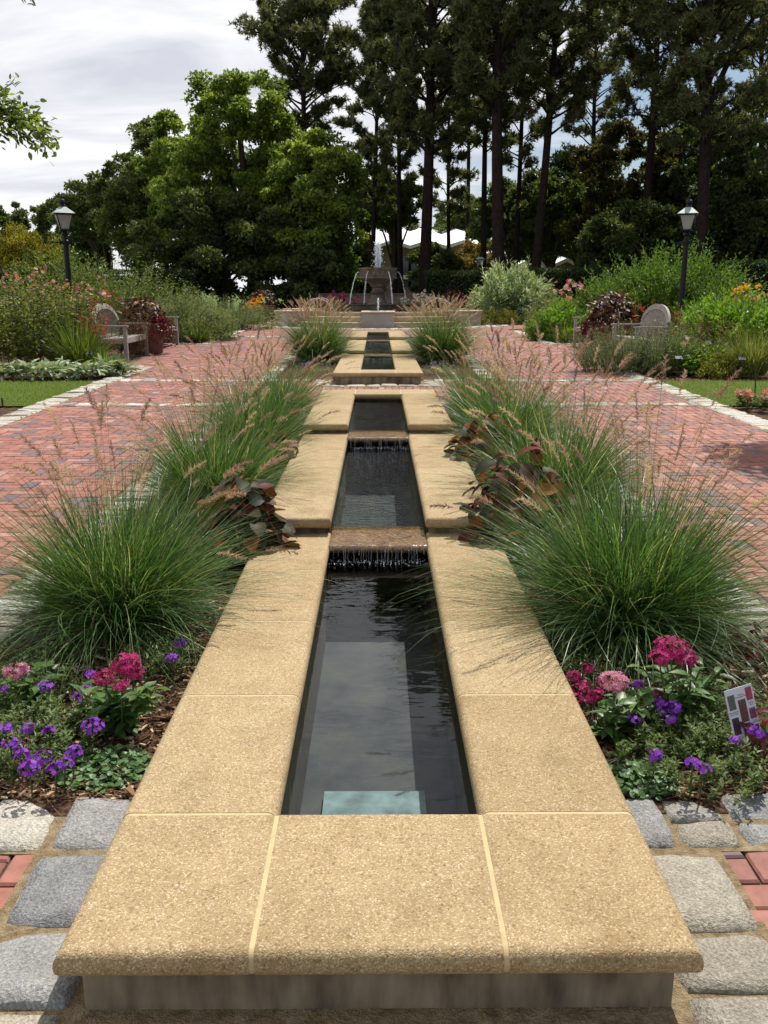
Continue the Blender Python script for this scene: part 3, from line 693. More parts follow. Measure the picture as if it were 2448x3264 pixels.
for a in range(6):
    t_ = a * PI / 3; d = (math.cos(t_), math.sin(t_))
    fall((FX + d[0] * .68, FY + d[1] * .68, FZ + 1.83), d, .34, 1.11, 'falling_stream')
    t_ = -PI / 2 + a * PI / 3; d = (math.cos(t_), math.sin(t_))
    stream((FX + d[0] * 1.75, FY + d[1] * 1.75, FZ + .5), (FX + d[0] * 3.05, FY + d[1] * 3.05, FZ + .55), FZ + .92, 'arching_jet', .009)
# central jet: a ragged column of water
m_ = MB()
for k in range(44):
    h = U(.35, .98); r = .05 + .12 * (1 - h * .5); a = U(0, 6.28); n = 16; z = np.linspace(0, h, n)
    w = np.clip(z / h, 0, 1); R_ = r * (.25 + .75 * (w * (1.25 - w)) * 2) * U(.3, 1)
    tube(m_, np.stack([FX + np.cos(a) * R_ + NR(0, .007, n), FY + np.sin(a) * R_ + NR(0, .007, n), FZ + 1.88 + z], -1), U(.008, .022) * U(.5, 1.3, n), 6)
for k in range(900):
    h = U(0, 1) ** .7; p = (FX + NR(0, .075 - .02 * h), FY + NR(0, .07), FZ + 1.9 + .97 * h)
    box(m_, p, np.full(3, U(.006, .022)), R=np.array(Matrix.Rotation(U(0, 3), 3, 'X') @ Matrix.Rotation(U(0, 3), 3, 'Z')))
m_.build('central_jet', M['spray'], ft)
for r0, r1, z in ((1.5, 2.45, .44), (0, 1.2, .70), (1.3, 1.5, .555), (0, .6, 1.92)):
    mb = MB(); lathe(mb, [(r0, z), (r1, z)], c0, 64); mb.build('pool_water', M['water_ripple'], ft)

# ================================================================== BENCHES (weathered teak, arched back)
def make_bench(label):
    r = thing('garden_bench', label, 'bench', (0, 0, 0), 'arched teak benches in the brick bays')
    Lb, Dp = 1.62, .56
    mb = MB()
    for k in range(6):
        y = -.26 + k * .085; box(mb, (0, y, .435 - .012 * k * .3), (Lb - .1, .07, .022))
    mb.build('seat', M['teak'], r, local=True)
    mb = MB(); box(mb, (0, -.285, .385), (Lb - .1, .028, .075)); box(mb, (0, .2, .385), (Lb - .1, .028, .075)); box(mb, (0, -.05, .385), (.05, .45, .06)); mb.build('seat_rail', M['teak'], r, local=True)
    for sx in (-1, 1):
        x = sx * (Lb / 2 - .03)
        mb = MB(); box(mb, (x, -.27, .32), (.065, .065, .64)); mb.build('leg', M['teak'], r, local=True)
        mb = MB(); tube(mb, [(x, .30, 0), (x, .235, .2), (x, .215, .42), (x, .27, .70)], [.04, .042, .042, .036], 4); mb.build('leg', M['teak'], r, local=True)
        mb = MB(); box(mb, (x, -.03, .655), (.085, .60, .028)); mb.build('armrest', M['teak'], r, local=True)
        mb = MB(); box(mb, (x, -.02, .38), (.035, .46, .07)); box(mb, (x, -.02, .14), (.03, .46, .05)); mb.build('side_rail', M['teak'], r, local=True)
    # arched top rail
    n = 30; xs = np.linspace(-Lb / 2 + .01, Lb / 2 - .01, n); u = xs / (Lb / 2)
    zt = .66 + .34 * np.sqrt(np.clip(1 - np.abs(u) ** 2.2, 0, 1)); yb = .215 + (zt - .42) * .19
    mb = MB()
    for k in range(n - 1):
        for (a, b) in ((k, k + 1),):
            hw = .045; th = .02
            da = np.array([xs[b] - xs[a], yb[b] - yb[a], zt[b] - zt[a]]); da /= np.linalg.norm(da)
    T = unit(np.gradient(np.stack([xs, yb, zt], -1), axis=0)); Yv = np.array([0, .98, -.19]); Nn = unit(np.cross(T, Yv))
    P = np.stack([xs, yb, zt], -1); ring = []
    for a, b in ((-1, -1), (1, -1), (1, 1), (-1, 1)):
        ring.append(P + Yv * .022 * a + Nn * .05 * b)
    V = np.stack(ring, 1).reshape(-1, 3); F = []
    for k in range(n - 1):
        for j in range(4): F.append([k * 4 + j, k * 4 + (j + 1) % 4, k * 4 + 4 + (j + 1) % 4, k * 4 + 4 + j])
    mb.add(V, F); mb.add(V[:4], [[0, 1, 2, 3]]); mb.add(V[-4:], [[3, 2, 1, 0]]); br = mb.build('backrest', M['teak'], r, local=True)
    mb = MB()
    for x in np.linspace(-Lb / 2 + .09, Lb / 2 - .09, 21):
        z1 = np.interp(x, xs, zt) - .03; z0 = .45
        tube(mb, [(x, .215 + (z0 - .42) * .19, z0), (x, .215 + (z1 - .42) * .19, z1)], .0135, 4)
    box(mb, (0, .222, .465), (Lb - .1, .03, .05)); mb.build('back_slats', M['teak'], br, local=True)
    return r
b0 = make_bench('weathered grey arched bench in full view, its seat open, beside the silvery lamb\'s ear row')
b0.location = (-4.92, 17.35, float(gz(17.3))); b0.rotation_euler = (0, 0, PI / 2 + .02)
copy_thing(b0, (-4.98, 20.3, float(gz(20.3))), PI / 2 - .02, 1, 'weathered bench mostly hidden behind the planter with trailing burgundy leaves')
copy_thing(b0, (4.92, 16.95, float(gz(17))), -PI / 2, 1, 'weathered arched bench half hidden behind the airy lavender-like bush')
copy_thing(b0, (4.83, 20.0, float(gz(20))), -PI / 2 + .02, 1, 'weathered bench whose open end faces the fountain beside the russet coleus pot')

# ================================================================== LAMPS
def make_lamp(label):
    r = thing('street_lamp', label, 'lamp', (0, 0, 0), 'black garden lamp posts with glass lanterns')
    mb = MB(); lathe(mb, [(.13, 0), (.13, .06), (.10, .10), (.10, .62), (.115, .65), (.115, .68), (.075, .72)], (0, 0, 0), 12); mb.build('base', M['black_iron'], r, local=True)
    mb = MB(); lathe(mb, [(.072, .7), (.064, 1.4), (.055, 2.33), (.075, 2.34), (.075, 2.40), (.05, 2.42), (.05, 2.50), (.085, 2.52), (.06, 2.56), (.04, 2.60)], (0, 0, 0), 14); mb.build('pole', M['black_iron'], r, local=True)
    mb = MB(); tube(mb, [(-.30, 0, 2.36), (.30, 0, 2.36)], .013, 6); box(mb, (0, 0, 2.36), (.26, .07, .07)); mb.build('ladder_bar', M['black_iron'], r, local=True)
    lan = MB(); b, t_, zb, zt = .085, .165, 2.62, 2.94
    for sx, sy in ((-1, -1), (1, -1), (1, 1), (-1, 1)):
        tube(lan, [(sx * b, sy * b, zb), (sx * t_, sy * t_, zt)], .012, 4)
    box(lan, (0, 0, zb), (.2, .2, .025)); box(lan, (0, 0, zt), (.36, .36, .03))
    fr = lan.build('lantern_frame', M['black_iron'], r, local=True)
    q = [(-1, -1), (1, -1), (1, 1), (-1, 1)]
    for k in range(4):
        (x0, y0), (x1, y1) = q[k], q[(k + 1) % 4]; g = MB(); i_ = .985
        g.add([[x0 * b * i_, y0 * b * i_, zb + .02], [x1 * b * i_, y1 * b * i_, zb + .02], [x1 * t_ * i_, y1 * t_ * i_, zt - .02], [x0 * t_ * i_, y0 * t_ * i_, zt - .02]], [[0, 1, 2, 3]])
        g.build('glass_pane', M['lamp_glass'], fr, local=True)
    mb = MB(); lathe(mb, [(0, 2.64), (.02, 2.64), (.02, 2.70), (.04, 2.75), (.035, 2.80), (0, 2.83)], (0, 0, 0), 10); mb.build('bulb', M['bulb'], r, local=True)
    mb = MB(); e = .215; k_ = .06
    V = [(-e, -e, 2.955), (e, -e, 2.955), (e, e, 2.955), (-e, e, 2.955), (-k_, -k_, 3.09), (k_, -k_, 3.09), (k_, k_, 3.09), (-k_, k_, 3.09)]
    mb.add(V, [[0, 1, 5, 4], [1, 2, 6, 5], [2, 3, 7, 6], [3, 0, 4, 7], [4, 5, 6, 7], [3, 2, 1, 0]]); mb.build('lantern_roof', M['lamp_roof'], r, local=True)
    mb = MB(); lathe(mb, [(.065, 3.09), (.06, 3.13), (.04, 3.15), (.07, 3.19), (.06, 3.23), (.025, 3.25), (.018, 3.28), (.03, 3.30), (.015, 3.33), (0, 3.37)], (0, 0, 0), 12); mb.build('finial', M['black_iron'], r, local=True)
    return r
lp = make_lamp('black lamp post rising from the pink lilies beside the golden conifer')
p = at(152, 650, 20.0); lp.location = (p[0], 20.0, float(gz(20)) - .1); lp.rotation_euler = (0, 0, math.radians(28))
p = at(1473, 640, 20.0); copy_thing(lp, (p[0], 20.0, float(gz(20)) - .1), math.radians(-22), 1, 'black lamp post standing in front of the big fresh green shrub')
p = at(499, 640, 56); copy_thing(lp, (p[0], 56, FZ), .4, 1, 'small far lamp post in front of the dark broadleaf trees')
p = at(1036, 620, 53); copy_thing(lp, (p[0], 53, FZ), .3, 1, 'small far lamp post peeping over the clipped hedge beside the yellowing sapling')

# ================================================================== PLANTERS
def make_pot(label):
    r = thing('terracotta_planter', label, 'planter', (0, 0, 0), 'terracotta planters')
    mb = MB(); lathe(mb, [(0, 0), (.34, 0), (.36, .02), (.43, .50), (.455, .51), (.465, .60), (.445, .62), (.41, .62), (.40, .55), (0, .55)], (0, 0, 0), 40); mb.build('pot', M['terracotta'], r, local=True)
    mb = MB(); lathe(mb, [(0, .565), (.40, .565)], (0, 0, 0), 30); mb.build('potting_soil', M['soil'], r, local=True)
    return r
pt = make_pot('big terracotta planter between the two benches near the golden conifer'); pt.location = (-4.85, 18.75, float(gz(18.7)))
copy_thing(pt, (4.75, 18.45, float(gz(18.4))), .3, 1, 'big terracotta planter between the two benches under the lamp with the big green shrub')
p = at(568, 668, 36); copy_thing(pt, (p[0], 36, FZ), 1, 1.0, 'distant terracotta planter beside the orange flowers left of the fountain')
p = at(976, 672, 37); copy_thing(pt, (p[0], 37, FZ), 2, 1.0, 'distant terracotta planter just right of the fountain pool')

# ================================================================== BUILDINGS, WALLS
def zig_roof(par, Y0, depth, u0, u1, peaks, zlo, zhi, rise, over=.0):
    """folded-plate roof: gables along the front, the folds running back and up"""
    xs = np.linspace(u0, u1, 2 * peaks + 1); mb = MB()
    z = np.array([zlo if k % 2 == 0 else zhi for k in range(len(xs))])
    F0 = np.stack([xs, np.full(len(xs), Y0), z], -1); B0 = np.stack([xs + .25 * rise, np.full(len(xs), Y0 + depth), z + rise], -1)
    th = np.array([0, 0, -.22])
    for k in range(len(xs) - 1):
        mb.add([F0[k], F0[k + 1], B0[k + 1], B0[k], F0[k] + th, F0[k + 1] + th, B0[k + 1] + th, B0[k] + th], [[0, 1, 2, 3], [7, 6, 5, 4], [1, 2, 6, 5], [3, 0, 4, 7], [2, 3, 7, 6]])
    mb.build('roof', M['white_roof'], par)
    mb = MB()
    for k in range(len(xs) - 1):
        a, b = F0[k] + [0, -.03, .03], F0[k + 1] + [0, -.03, .03]
        mb.add([a, b, b + th * 1.3, a + th * 1.3, a + [0, .04, 0], b + [0, .04, 0]], [[0, 1, 2, 3][::-1], [0, 1, 5, 4]])
    mb.build('fascia', M['fascia'], par)
    mb = MB()
    for k in range(len(xs) - 1):
        f0, f1 = F0[k] + [0, .7, -.22], F0[k + 1] + [0, .7, -.22]
        mb.add([[f0[0], f0[1], FZ], [f1[0], f1[1], FZ], f1, f0], [[0, 1, 2, 3]])
    for x_, k in ((u0, 0), (u1, -1)):
        zt = z[k] - .22; mb.add([[x_, Y0 + .7, FZ], [x_, Y0 + depth, FZ], [x_, Y0 + depth, zt], [x_, Y0 + .7, zt]], [[0, 1, 2, 3]])
    return xs, z, mb.build('wall', M['tan_brick'], par)
pa = at(755, 535, 80); pb = at(1040, 524, 80)
hall = thing('hall', 'tan brick building with a white folded zigzag roof behind the fountain', 'building', ((pa[0] + pb[0]) / 2, 80, FZ))
xs, zs, w_ = zig_roof(hall, 80, 16, pa[0] - 4, pb[0], 5, at(986, 531, 80)[2], at(968, 519, 80)[2], 2.2)
for k in range(1, len(xs) - 1, 2):
    m_ = MB(); zc = 3.2
    for dx in (-.75, .75): box(m_, (xs[k] + dx * 1.6, 80.69, zc), (.9, .05, 2.6))
    m_.build('window', M['win_glass'], hall)
m_ = MB(); box(m_, ((pa[0] + pb[0]) / 2 - 2, 80.62, 2.75), (pb[0] - pa[0] + 3.5, .14, .35)); m_.build('floor_band', M['fascia'], hall)
pa = at(1035, 573, 72); pb = at(1262, 575, 72)
ann = thing('annex', 'low building with three white gabled roofs behind the hedge and pine trunks', 'building', ((pa[0] + pb[0]) / 2, 72, FZ))
zig_roof(ann, 72, 14, pa[0], pb[0], 3, at(1130, 576, 72)[2], at(1209, 558, 72)[2], 1.3)
pa = at(1298, 575, 76); pb = at(1338, 575, 76)
an2 = thing('pavilion', 'small bright roof end glimpsed between dark trees and the big green shrub', 'building', ((pa[0] + pb[0]) / 2, 76, FZ))
zig_roof(an2, 76, 8, pa[0] - 1.2, pb[0], 1, at(1300, 577, 76)[2], at(1320, 562, 76)[2], 1.0)
pa = at(330, 573, 76); pb = at(392, 573, 76)
kiosk = thing('garden_house', 'small grey walled garden house with a white roof under the broadleaf trees', 'building', ((pa[0] + pb[0]) / 2, 76, FZ))
m_ = MB(); box(m_, ((pa[0] + pb[0]) / 2, 78, 1.9), (pb[0] - pa[0] - .6, 4, 3.0)); m_.build('wall', M['fascia'], kiosk)
m_ = MB(); zb_, zt_ = at(360, 573, 76)[2], at(365, 560, 76)[2]; xm = (pa[0] + pb[0]) / 2 + .5
m_.add([[pa[0], 75.6, zb_], [pb[0], 75.6, zb_], [pb[0], 80.5, zb_], [pa[0], 80.5, zb_], [xm - .4, 78, zt_ + .2], [xm + .5, 78, zt_ + .2]], [[0, 1, 5, 4], [2, 3, 4, 5], [0, 3, 2, 1]]); m_.add([[pa[0], 75.6, zb_], [pa[0], 80.5, zb_], [xm - .4, 78, zt_ + .2]], [[0, 2, 1]]); m_.add([[pb[0], 75.6, zb_], [pb[0], 80.5, zb_], [xm + .5, 78, zt_ + .2]], [[0, 1, 2]])
m_.build('roof', M['white_roof'], kiosk)
gw = thing('garden_wall', 'low tan brick wall behind the fountain pool', 'wall', (-.6, 43, FZ))
m_ = MB(); pa = at(690, 640, 43); pb = at(925, 640, 43); box(m_, ((pa[0] + pb[0]) / 2, 43, FZ + .5), (pb[0] - pa[0], .3, 1.0)); m_.build('brickwork', M['tan_brick'], gw)
m_ = MB(); box(m_, ((pa[0] + pb[0]) / 2, 43, FZ + 1.03), (pb[0] - pa[0] + .06, .38, .07)); m_.build('coping', M['cast_stone'], gw)

# ================================================================== SIGN AND PLANT TAGS
P0 = at(1606, 1545, 2.62); sg = thing('plant_sign', 'white card of plant photos with captions on a stake by the verbena', 'sign', (P0[0], 2.62, float(gz(2.6))))
# card axes: leaning back, turned towards the channel
ux = unit(np.array([.93, .30, .13])); uy = unit(np.array([-.10, .24, .86])); un = unit(np.cross(ux, uy)); uy = np.cross(un, ux)
CW, CH = .105, .185
cc = np.array(P0) ; rotm = np.stack([ux, uy, un], 1)
m_ = MB(); box(m_, cc, (CW, CH, .003), R=rotm); card = m_.build('card', M['sign_white'], sg)
m_ = MB(); tube(m_, [cc - uy * .05 - un * .006, [cc[0], cc[1] + .01, float(gz(2.6)) - .05]], .004, 6); m_.build('stake', M['plastic'], sg)
def on_card(u, v, d=.0021): return cc + ux * (u - .5) * CW + uy * (.5 - v) * CH + un * d
pics = [(.05, .10, .30, .36, (.10, .11, .10)), (.39, .22, .67, .62, (.12, .055, .04)), (.72, .04, .95, .27, (.30, .05, .09)), (.72, .41, .95, .60, (.16, .07, .11)), (.05, .50, .30, .80, (.045, .03, .06)), (.39, .64, .67, .92, (.05, .11, .07)), (.72, .71, .95, .92, (.09, .07, .09))]
for i, (u0, v0, u1, v1, col) in enumerate(pics):
    key = 'photo%d' % i; M[key] = plain('printed_plant_photo', col, .35, .5, .8, 260, 0.0)
    m_ = MB(); m_.add([on_card(u0, v1), on_card(u1, v1), on_card(u1, v0), on_card(u0, v0)], [[0, 1, 2, 3]]); m_.build('photo', M[key], card)
def caption(txt, u, v, h):
    cu = bpy.data.curves.new('caption', 'FONT'); cu.body = txt; cu.size = h * CH; cu.align_x = 'CENTER'; cu.align_y = 'CENTER'; cu.space_line = .9
    tmp = bpy.data.objects.new('caption', cu); C.objects.link(tmp); bpy.context.view_layer.update()
    me = bpy.data.meshes.new_from_object(tmp.evaluated_get(bpy.context.evaluated_depsgraph_get())); bpy.data.objects.remove(tmp)
    o = bpy.data.objects.new('caption', me); C.objects.link(o); o.parent = card; me.materials.clear(); me.materials.append(M['ink'])
    mm = Matrix([list(ux) + [0], list(uy) + [0], list(un) + [0], [0, 0, 0, 1]]).transposed().to_4x4()
    mm = Matrix(((ux[0], uy[0], un[0], 0), (ux[1], uy[1], un[1], 0), (ux[2], uy[2], un[2], 0), (0, 0, 0, 1)))
    mm.translation = Vector(on_card(u, v, .0028)) - Vector(sg.location); o.matrix_basis = mm
for txt, u, v, h in (('Coleus\nChocolate Mint', .53, .15, .042), ('Pennisetum\nFairy Tails', .175, .42, .040), ('Pentas\nRed', .84, .33, .040), ('Pentas\nButterfly Pink', .84, .65, .034), ('Verbena\nHomestead\nPurple', .175, .87, .040), ('Verbena\nLime', .53, .96, .034)):
    caption(txt, u, v, h)
def make_tag(label, h=.3):
    r = thing('plant_label', label, 'plant label', (0, 0, 0), 'small plant name tags on stakes')
    m_ = MB(); tube(m_, [(0, 0, -.05), (0, .01, h)], .006, 6); m_.build('stake', M['plastic'], r, local=True)
    m_ = MB(); box(m_, (0, -.01, h + .01), (.11, .07, .006), R=np.array(Matrix.Rotation(math.radians(35), 3, 'X'))); m_.build('tag', M['tag_face'], r, local=True)
    return r
tg = make_tag('small dark plant tag low in the mulch at the edge of the round lawn strip')
tl = [(1151, 805, 14.3, .22, None), (1177 + 300, 760, 14.9, .42, 'plant tag on a tall stake before the dark spiky stem'), (1503, 772, 14.6, .34, 'plant tag beside the pale trumpet flower'), (1529, 742, 15.6, .42, 'black plant tag among the russet perennials'), (1601, 790, 13.9, .3, 'plant tag at the foot of the striped ornamental grass')]
tl[0] = (1464, 792, 14.1, .2, None)
for vx, vy, Y, h, lab in tl:
    x = at(vx, vy, Y)[0]; loc = (x, Y, float(gz(Y)))
    if lab is None: tg.location = loc
    else: copy_thing(tg, loc, 0, 1, lab).scale = (1, 1, h / .3)
x = at(192, 760, 15.0)[0]; copy_thing(tg, (x, 15.0, float(gz(15))), .3, 1, 'plant tag beside the near bench end by the lamb\'s ear row')
m_ = MB(); x = at(1626, 860, 11.2)[0]; tube(m_, [(x + .03, 11.2, gz(11.2)), (x, 11.2, gz(11.2) + .42)], .008, 6); o = m_.build('garden_stake', M['plastic']); tag(o, 'thin black stake standing at the edge of the sunny lawn', 'stake')
m_ = MB(); x = at(5, 870, 10.9)[0]; tube(m_, [(x, 10.9, gz(10.9)), (x, 10.9, gz(10.9) + .1)], .012, 6); o = m_.build('sprinkler_head', M['plastic']); tag(o, 'short black sprinkler riser at the near lawn corner by the kerb', 'sprinkler')
# ================================================================== PLANT KINDS
def disc(n, r):
    a = U(0, 2 * PI, n); q = r * np.sqrt(U(0, 1, n)); return np.stack([q * np.cos(a), q * np.sin(a)], -1)
def fountain_grass(x, y, R, H, nb, npl, label, lean=(0, 0), W=.0050, K=80, group='fountain grass clumps along the water channel'):
    z = float(gz(y)); t = thing('fountain_grass', label, 'ornamental grass', (x, y, z), group)
    mb = MB(); d = disc(nb, .22 * R); base = np.stack([x + d[:, 0], y + d[:, 1], np.full(nb, z)], -1)
    az = np.arctan2(d[:, 1], d[:, 0]) + NR(0, .9, nb)
    q = U(0, 1, nb)                                     # 0 inner upright, 1 outer arching
    el = np.radians(84 - 56 * q ** 1.05 + NR(0, 9, nb)); L = .88 * H * (1.0 + .38 * q) * U(.45, 1.15, nb)
    droop = (.35 + 1.15 * q * U(.5, 1.2, nb)) * U(.6, 1.3, nb)
    ln = np.array(lean); base2 = base.copy()
    tone = np.clip(NR(.42, .2, nb) + .15 * (q - .5), 0, 1); dead = U(0, 1, nb) < .05; tone[dead] = 1.0
    ribbons(mb, base2, az, el, L, W * U(.7, 1.3, nb), droop, 7, tone, 1.2, side_az=U(0, PI * 2, nb), z0=z + .01, swirl=NR(0, .55, nb))
    ni = nb // 2; d = disc(ni, .26 * R); az = np.arctan2(d[:, 1], d[:, 0]) + NR(0, 1.2, ni); q = U(0, 1, ni)
    ribbons(mb, np.stack([x + d[:, 0], y + d[:, 1], np.full(ni, z)], -1), az, np.radians(80 - 62 * q + NR(0, 12, ni)), H * U(.3, .72, ni), W * U(.7, 1.3, ni), U(.2, 1.4, ni), 5, np.clip(NR(.38, .22, ni), 0, 1), 1.2, side_az=U(0, PI * 2, ni), z0=z + .01, swirl=NR(0, .9, ni))
    mb.build('blades', M['fgrass'], t)
    sb = MB(); d = disc(npl, .2 * R); base = np.stack([x + d[:, 0], y + d[:, 1], np.full(npl, z)], -1)
    az = np.arctan2(d[:, 1] + ln[1] * .2, d[:, 0] + ln[0] * .2) + NR(0, .8, npl); q = U(0, 1, npl) ** 1.3
    el = np.radians(88 - (34 if y < 12 else 22) * q + NR(0, 4, npl)); L = H * (U(.78, 1.28, npl) if y < 12 else U(.80, 1.05, npl)); droop = .12 + .55 * q * U(.5, 1.4, npl)
    P = ribbons(sb, base, az, el, L, np.full(npl, .0026), droop, 8, U(0, 1, npl), 1.6, side_az=U(0, 6, npl), tipw=.7)
    st = sb.build('stalks', M['straw'], t)
    pm = MB(); D = unit(P[:, -1] - P[:, -2])
    plumes(pm, P[:, -1], D, U(.10, .17, npl), U(.013, .019, npl) * (1.0 if y < 12 else .8), K, .45, np.clip(NR(.45, .25, npl), 0, 1), .0022 + .00018 * (y > 6) * y)
    pm.build('plumes', M['plume'], t)
    return t
def coleus(x, y, r, h, n, label, leaf=(.10, .08), z=None, mat='coleus', name='coleus_plant', group=None, low=.1):
    z = float(gz(y)) if z is None else z; t = thing(name, label, 'plant', (x, y, z), group)
    d = sph(n, low); f = U(.55, 1.0, n)[:, None]
    P = np.array([x, y, z + .15 * h]) + d * f * np.array([r, r, h * .85])
    mb = MB(); D = unit(d * np.array([1, 1, .2]) + NR(0, .45, (n, 3)) + [0, 0, -.25]); Nn = unit(d + [0, 0, .7] + NR(0, .35, (n, 3)))
    leaves8(mb, P, D, Nn, U(.75, 1.25, n) * leaf[0], U(.8, 1.2, n) * leaf[1], np.clip(NR(.5, .27, n), 0, 1), .16, .35, .6)
    mb.build('leaves', M[mat], t)
    sb = MB()
    for k in range(14):
        e = P[rng.integers(n)]; tube(sb, [(x + NR(0, .03), y + NR(0, .03), z), ((x + e[0]) / 2, (y + e[1]) / 2, (z + e[2]) / 2 + .03), e], [.006, .005, .003], 5)
    sb.build('stems', M['twig'], t); return t
def pentas(x, y, h, r, heads, mat, label, nl=95):
    z = float(gz(y)); t = thing('pentas_plant', label, 'flowering plant', (x, y, z))
    lb = MB(); sb = MB(); fb = MB(); ns = 13
    for k in range(ns):
        a = U(0, 6.28); e = U(.2, 1.0); top = np.array([x + r * e * math.cos(a), y + r * e * math.sin(a), z + h * U(.55, .85)])
        b = np.array([x + NR(0, .02), y + NR(0, .02), z]); md = (b + top) / 2 + [0, 0, .04]
        tube(sb, [b, md, top], [.005, .004, .003], 5)
        m = nl // ns + 2; tt = U(.2, 1.0, m)[:, None]; P = b + (top - b) * tt + NR(0, .006, (m, 3)); aa = U(0, 6.28, m)
        D = np.stack([np.cos(aa), np.sin(aa), U(.05, .7, m)], -1); leaves8(lb, P, D, np.array([0, 0, 1.0]) + NR(0, .25, (m, 3)), U(.055, .095, m), U(.024, .038, m), np.clip(NR(.5, .22, m), 0, 1), .14, .3)
    lb.build('leaves', M['pentas_leaf'], t)
    for dx, dy, dz, rad, n in heads:
        fb = MB(); c = np.array([x + dx, y + dy, z + dz]); tube(sb, [(x + dx * .4, y + dy * .4, z + .04), c - [0, 0, .02]], [.004, .003], 5)
        n = int(n * 1.6); d = sph(n, 0.0); P = c + d * np.array([rad, rad, rad * .55]) * U(.45, 1, (n, 1)) ** .5; stars(fb, P, d + [0, -.25, .7], U(.0085, .013, n), 5, np.clip(NR(.5, .25, n), 0, 1))
        fb.build('flower_head', M[mat], t)
    sb.build('stems', M['stem'], t); return t
def verbena(x, y, r, nl, heads, label, mat='purple', h=.10):
    z = float(gz(y)); t = thing('verbena_plant', label, 'flowering plant', (x, y, z))
    lb = MB(); ns = 74; d = disc(ns, r)
    for k in range(ns):
        m = int(nl * 1.9) // ns; a0 = U(0, 6.28); hh = h * U(.5, 1.25); tt = np.linspace(.1, 1, m)
        cx, cy = x + d[k, 0], y + d[k, 1]; P = np.stack([cx + np.cos(a0) * .05 * tt + NR(0, .004, m), cy + np.sin(a0) * .05 * tt + NR(0, .004, m), z + .01 + hh * tt], -1)
        aa = U(0, 6.28, m); D = np.stack([np.cos(aa), np.sin(aa), U(.1, .9, m)], -1)
        leaves2(lb, P, D, np.array([0, 0, 1.0]) + NR(0, .3, (m, 3)), U(.014, .030, m), U(.006, .012, m), np.clip(NR(.45 + .2 * tt, .18), 0, 1), .2)
    lb.build('leaves', M['verbena_leaf'], t)
    for dx, dy, dz, rad, n in heads:
        fb = MB(); sb = MB(); c = np.array([x + dx, y + dy, z + dz]); tube(sb, [(x + dx * .9, y + dy * .9, z), c], [.003, .0025], 5)
        q = sph(n, 0.0); stars(fb, c + q * np.array([rad, rad, rad * .6]), q + [0, 0, .5], U(.007, .011, n), 5, np.clip(NR(.5, .25, n), 0, 1), .8, .15)
        h_ = fb.build('flower_head', M[mat], t); sb.build('flower_stalk', M['stem'], h_)
    return t
def ground_mat(x, y, rx, ry, n, label, h=.05):
    z = float(gz(y)); t = thing('creeping_mint', label, 'ground plant', (x, y, z))
    d = disc(n, 1.0); P = np.stack([x + d[:, 0] * rx, y + d[:, 1] * ry, z + .012 + h * U(.2, 1, n) * (1.1 - np.hypot(d[:, 0], d[:, 1]) * .8)], -1)
    aa = U(0, 6.28, n); mb = MB(); D = np.stack([np.cos(aa), np.sin(aa), NR(.1, .25, n)], -1)
    leaves8(mb, P, D, np.array([0, 0, 1.0]) + NR(0, .35, (n, 3)), U(.014, .026, n), U(.014, .022, n), np.clip(NR(.5, .22, n), 0, 1), .12, .2, 1.0)
    mb.build('leaves', M['mint_leaf'], t)
    sb = MB()
    for k in range(20):
        a = U(0, 6.28); tube(sb, [(x, y, z + .01), (x + math.cos(a) * rx * .5, y + math.sin(a) * ry * .5, z + .02), (x + math.cos(a) * rx * .95, y + math.sin(a) * ry * .95, z + .015)], .002, 4)
    sb.build('stems', M['stem'], t); return t
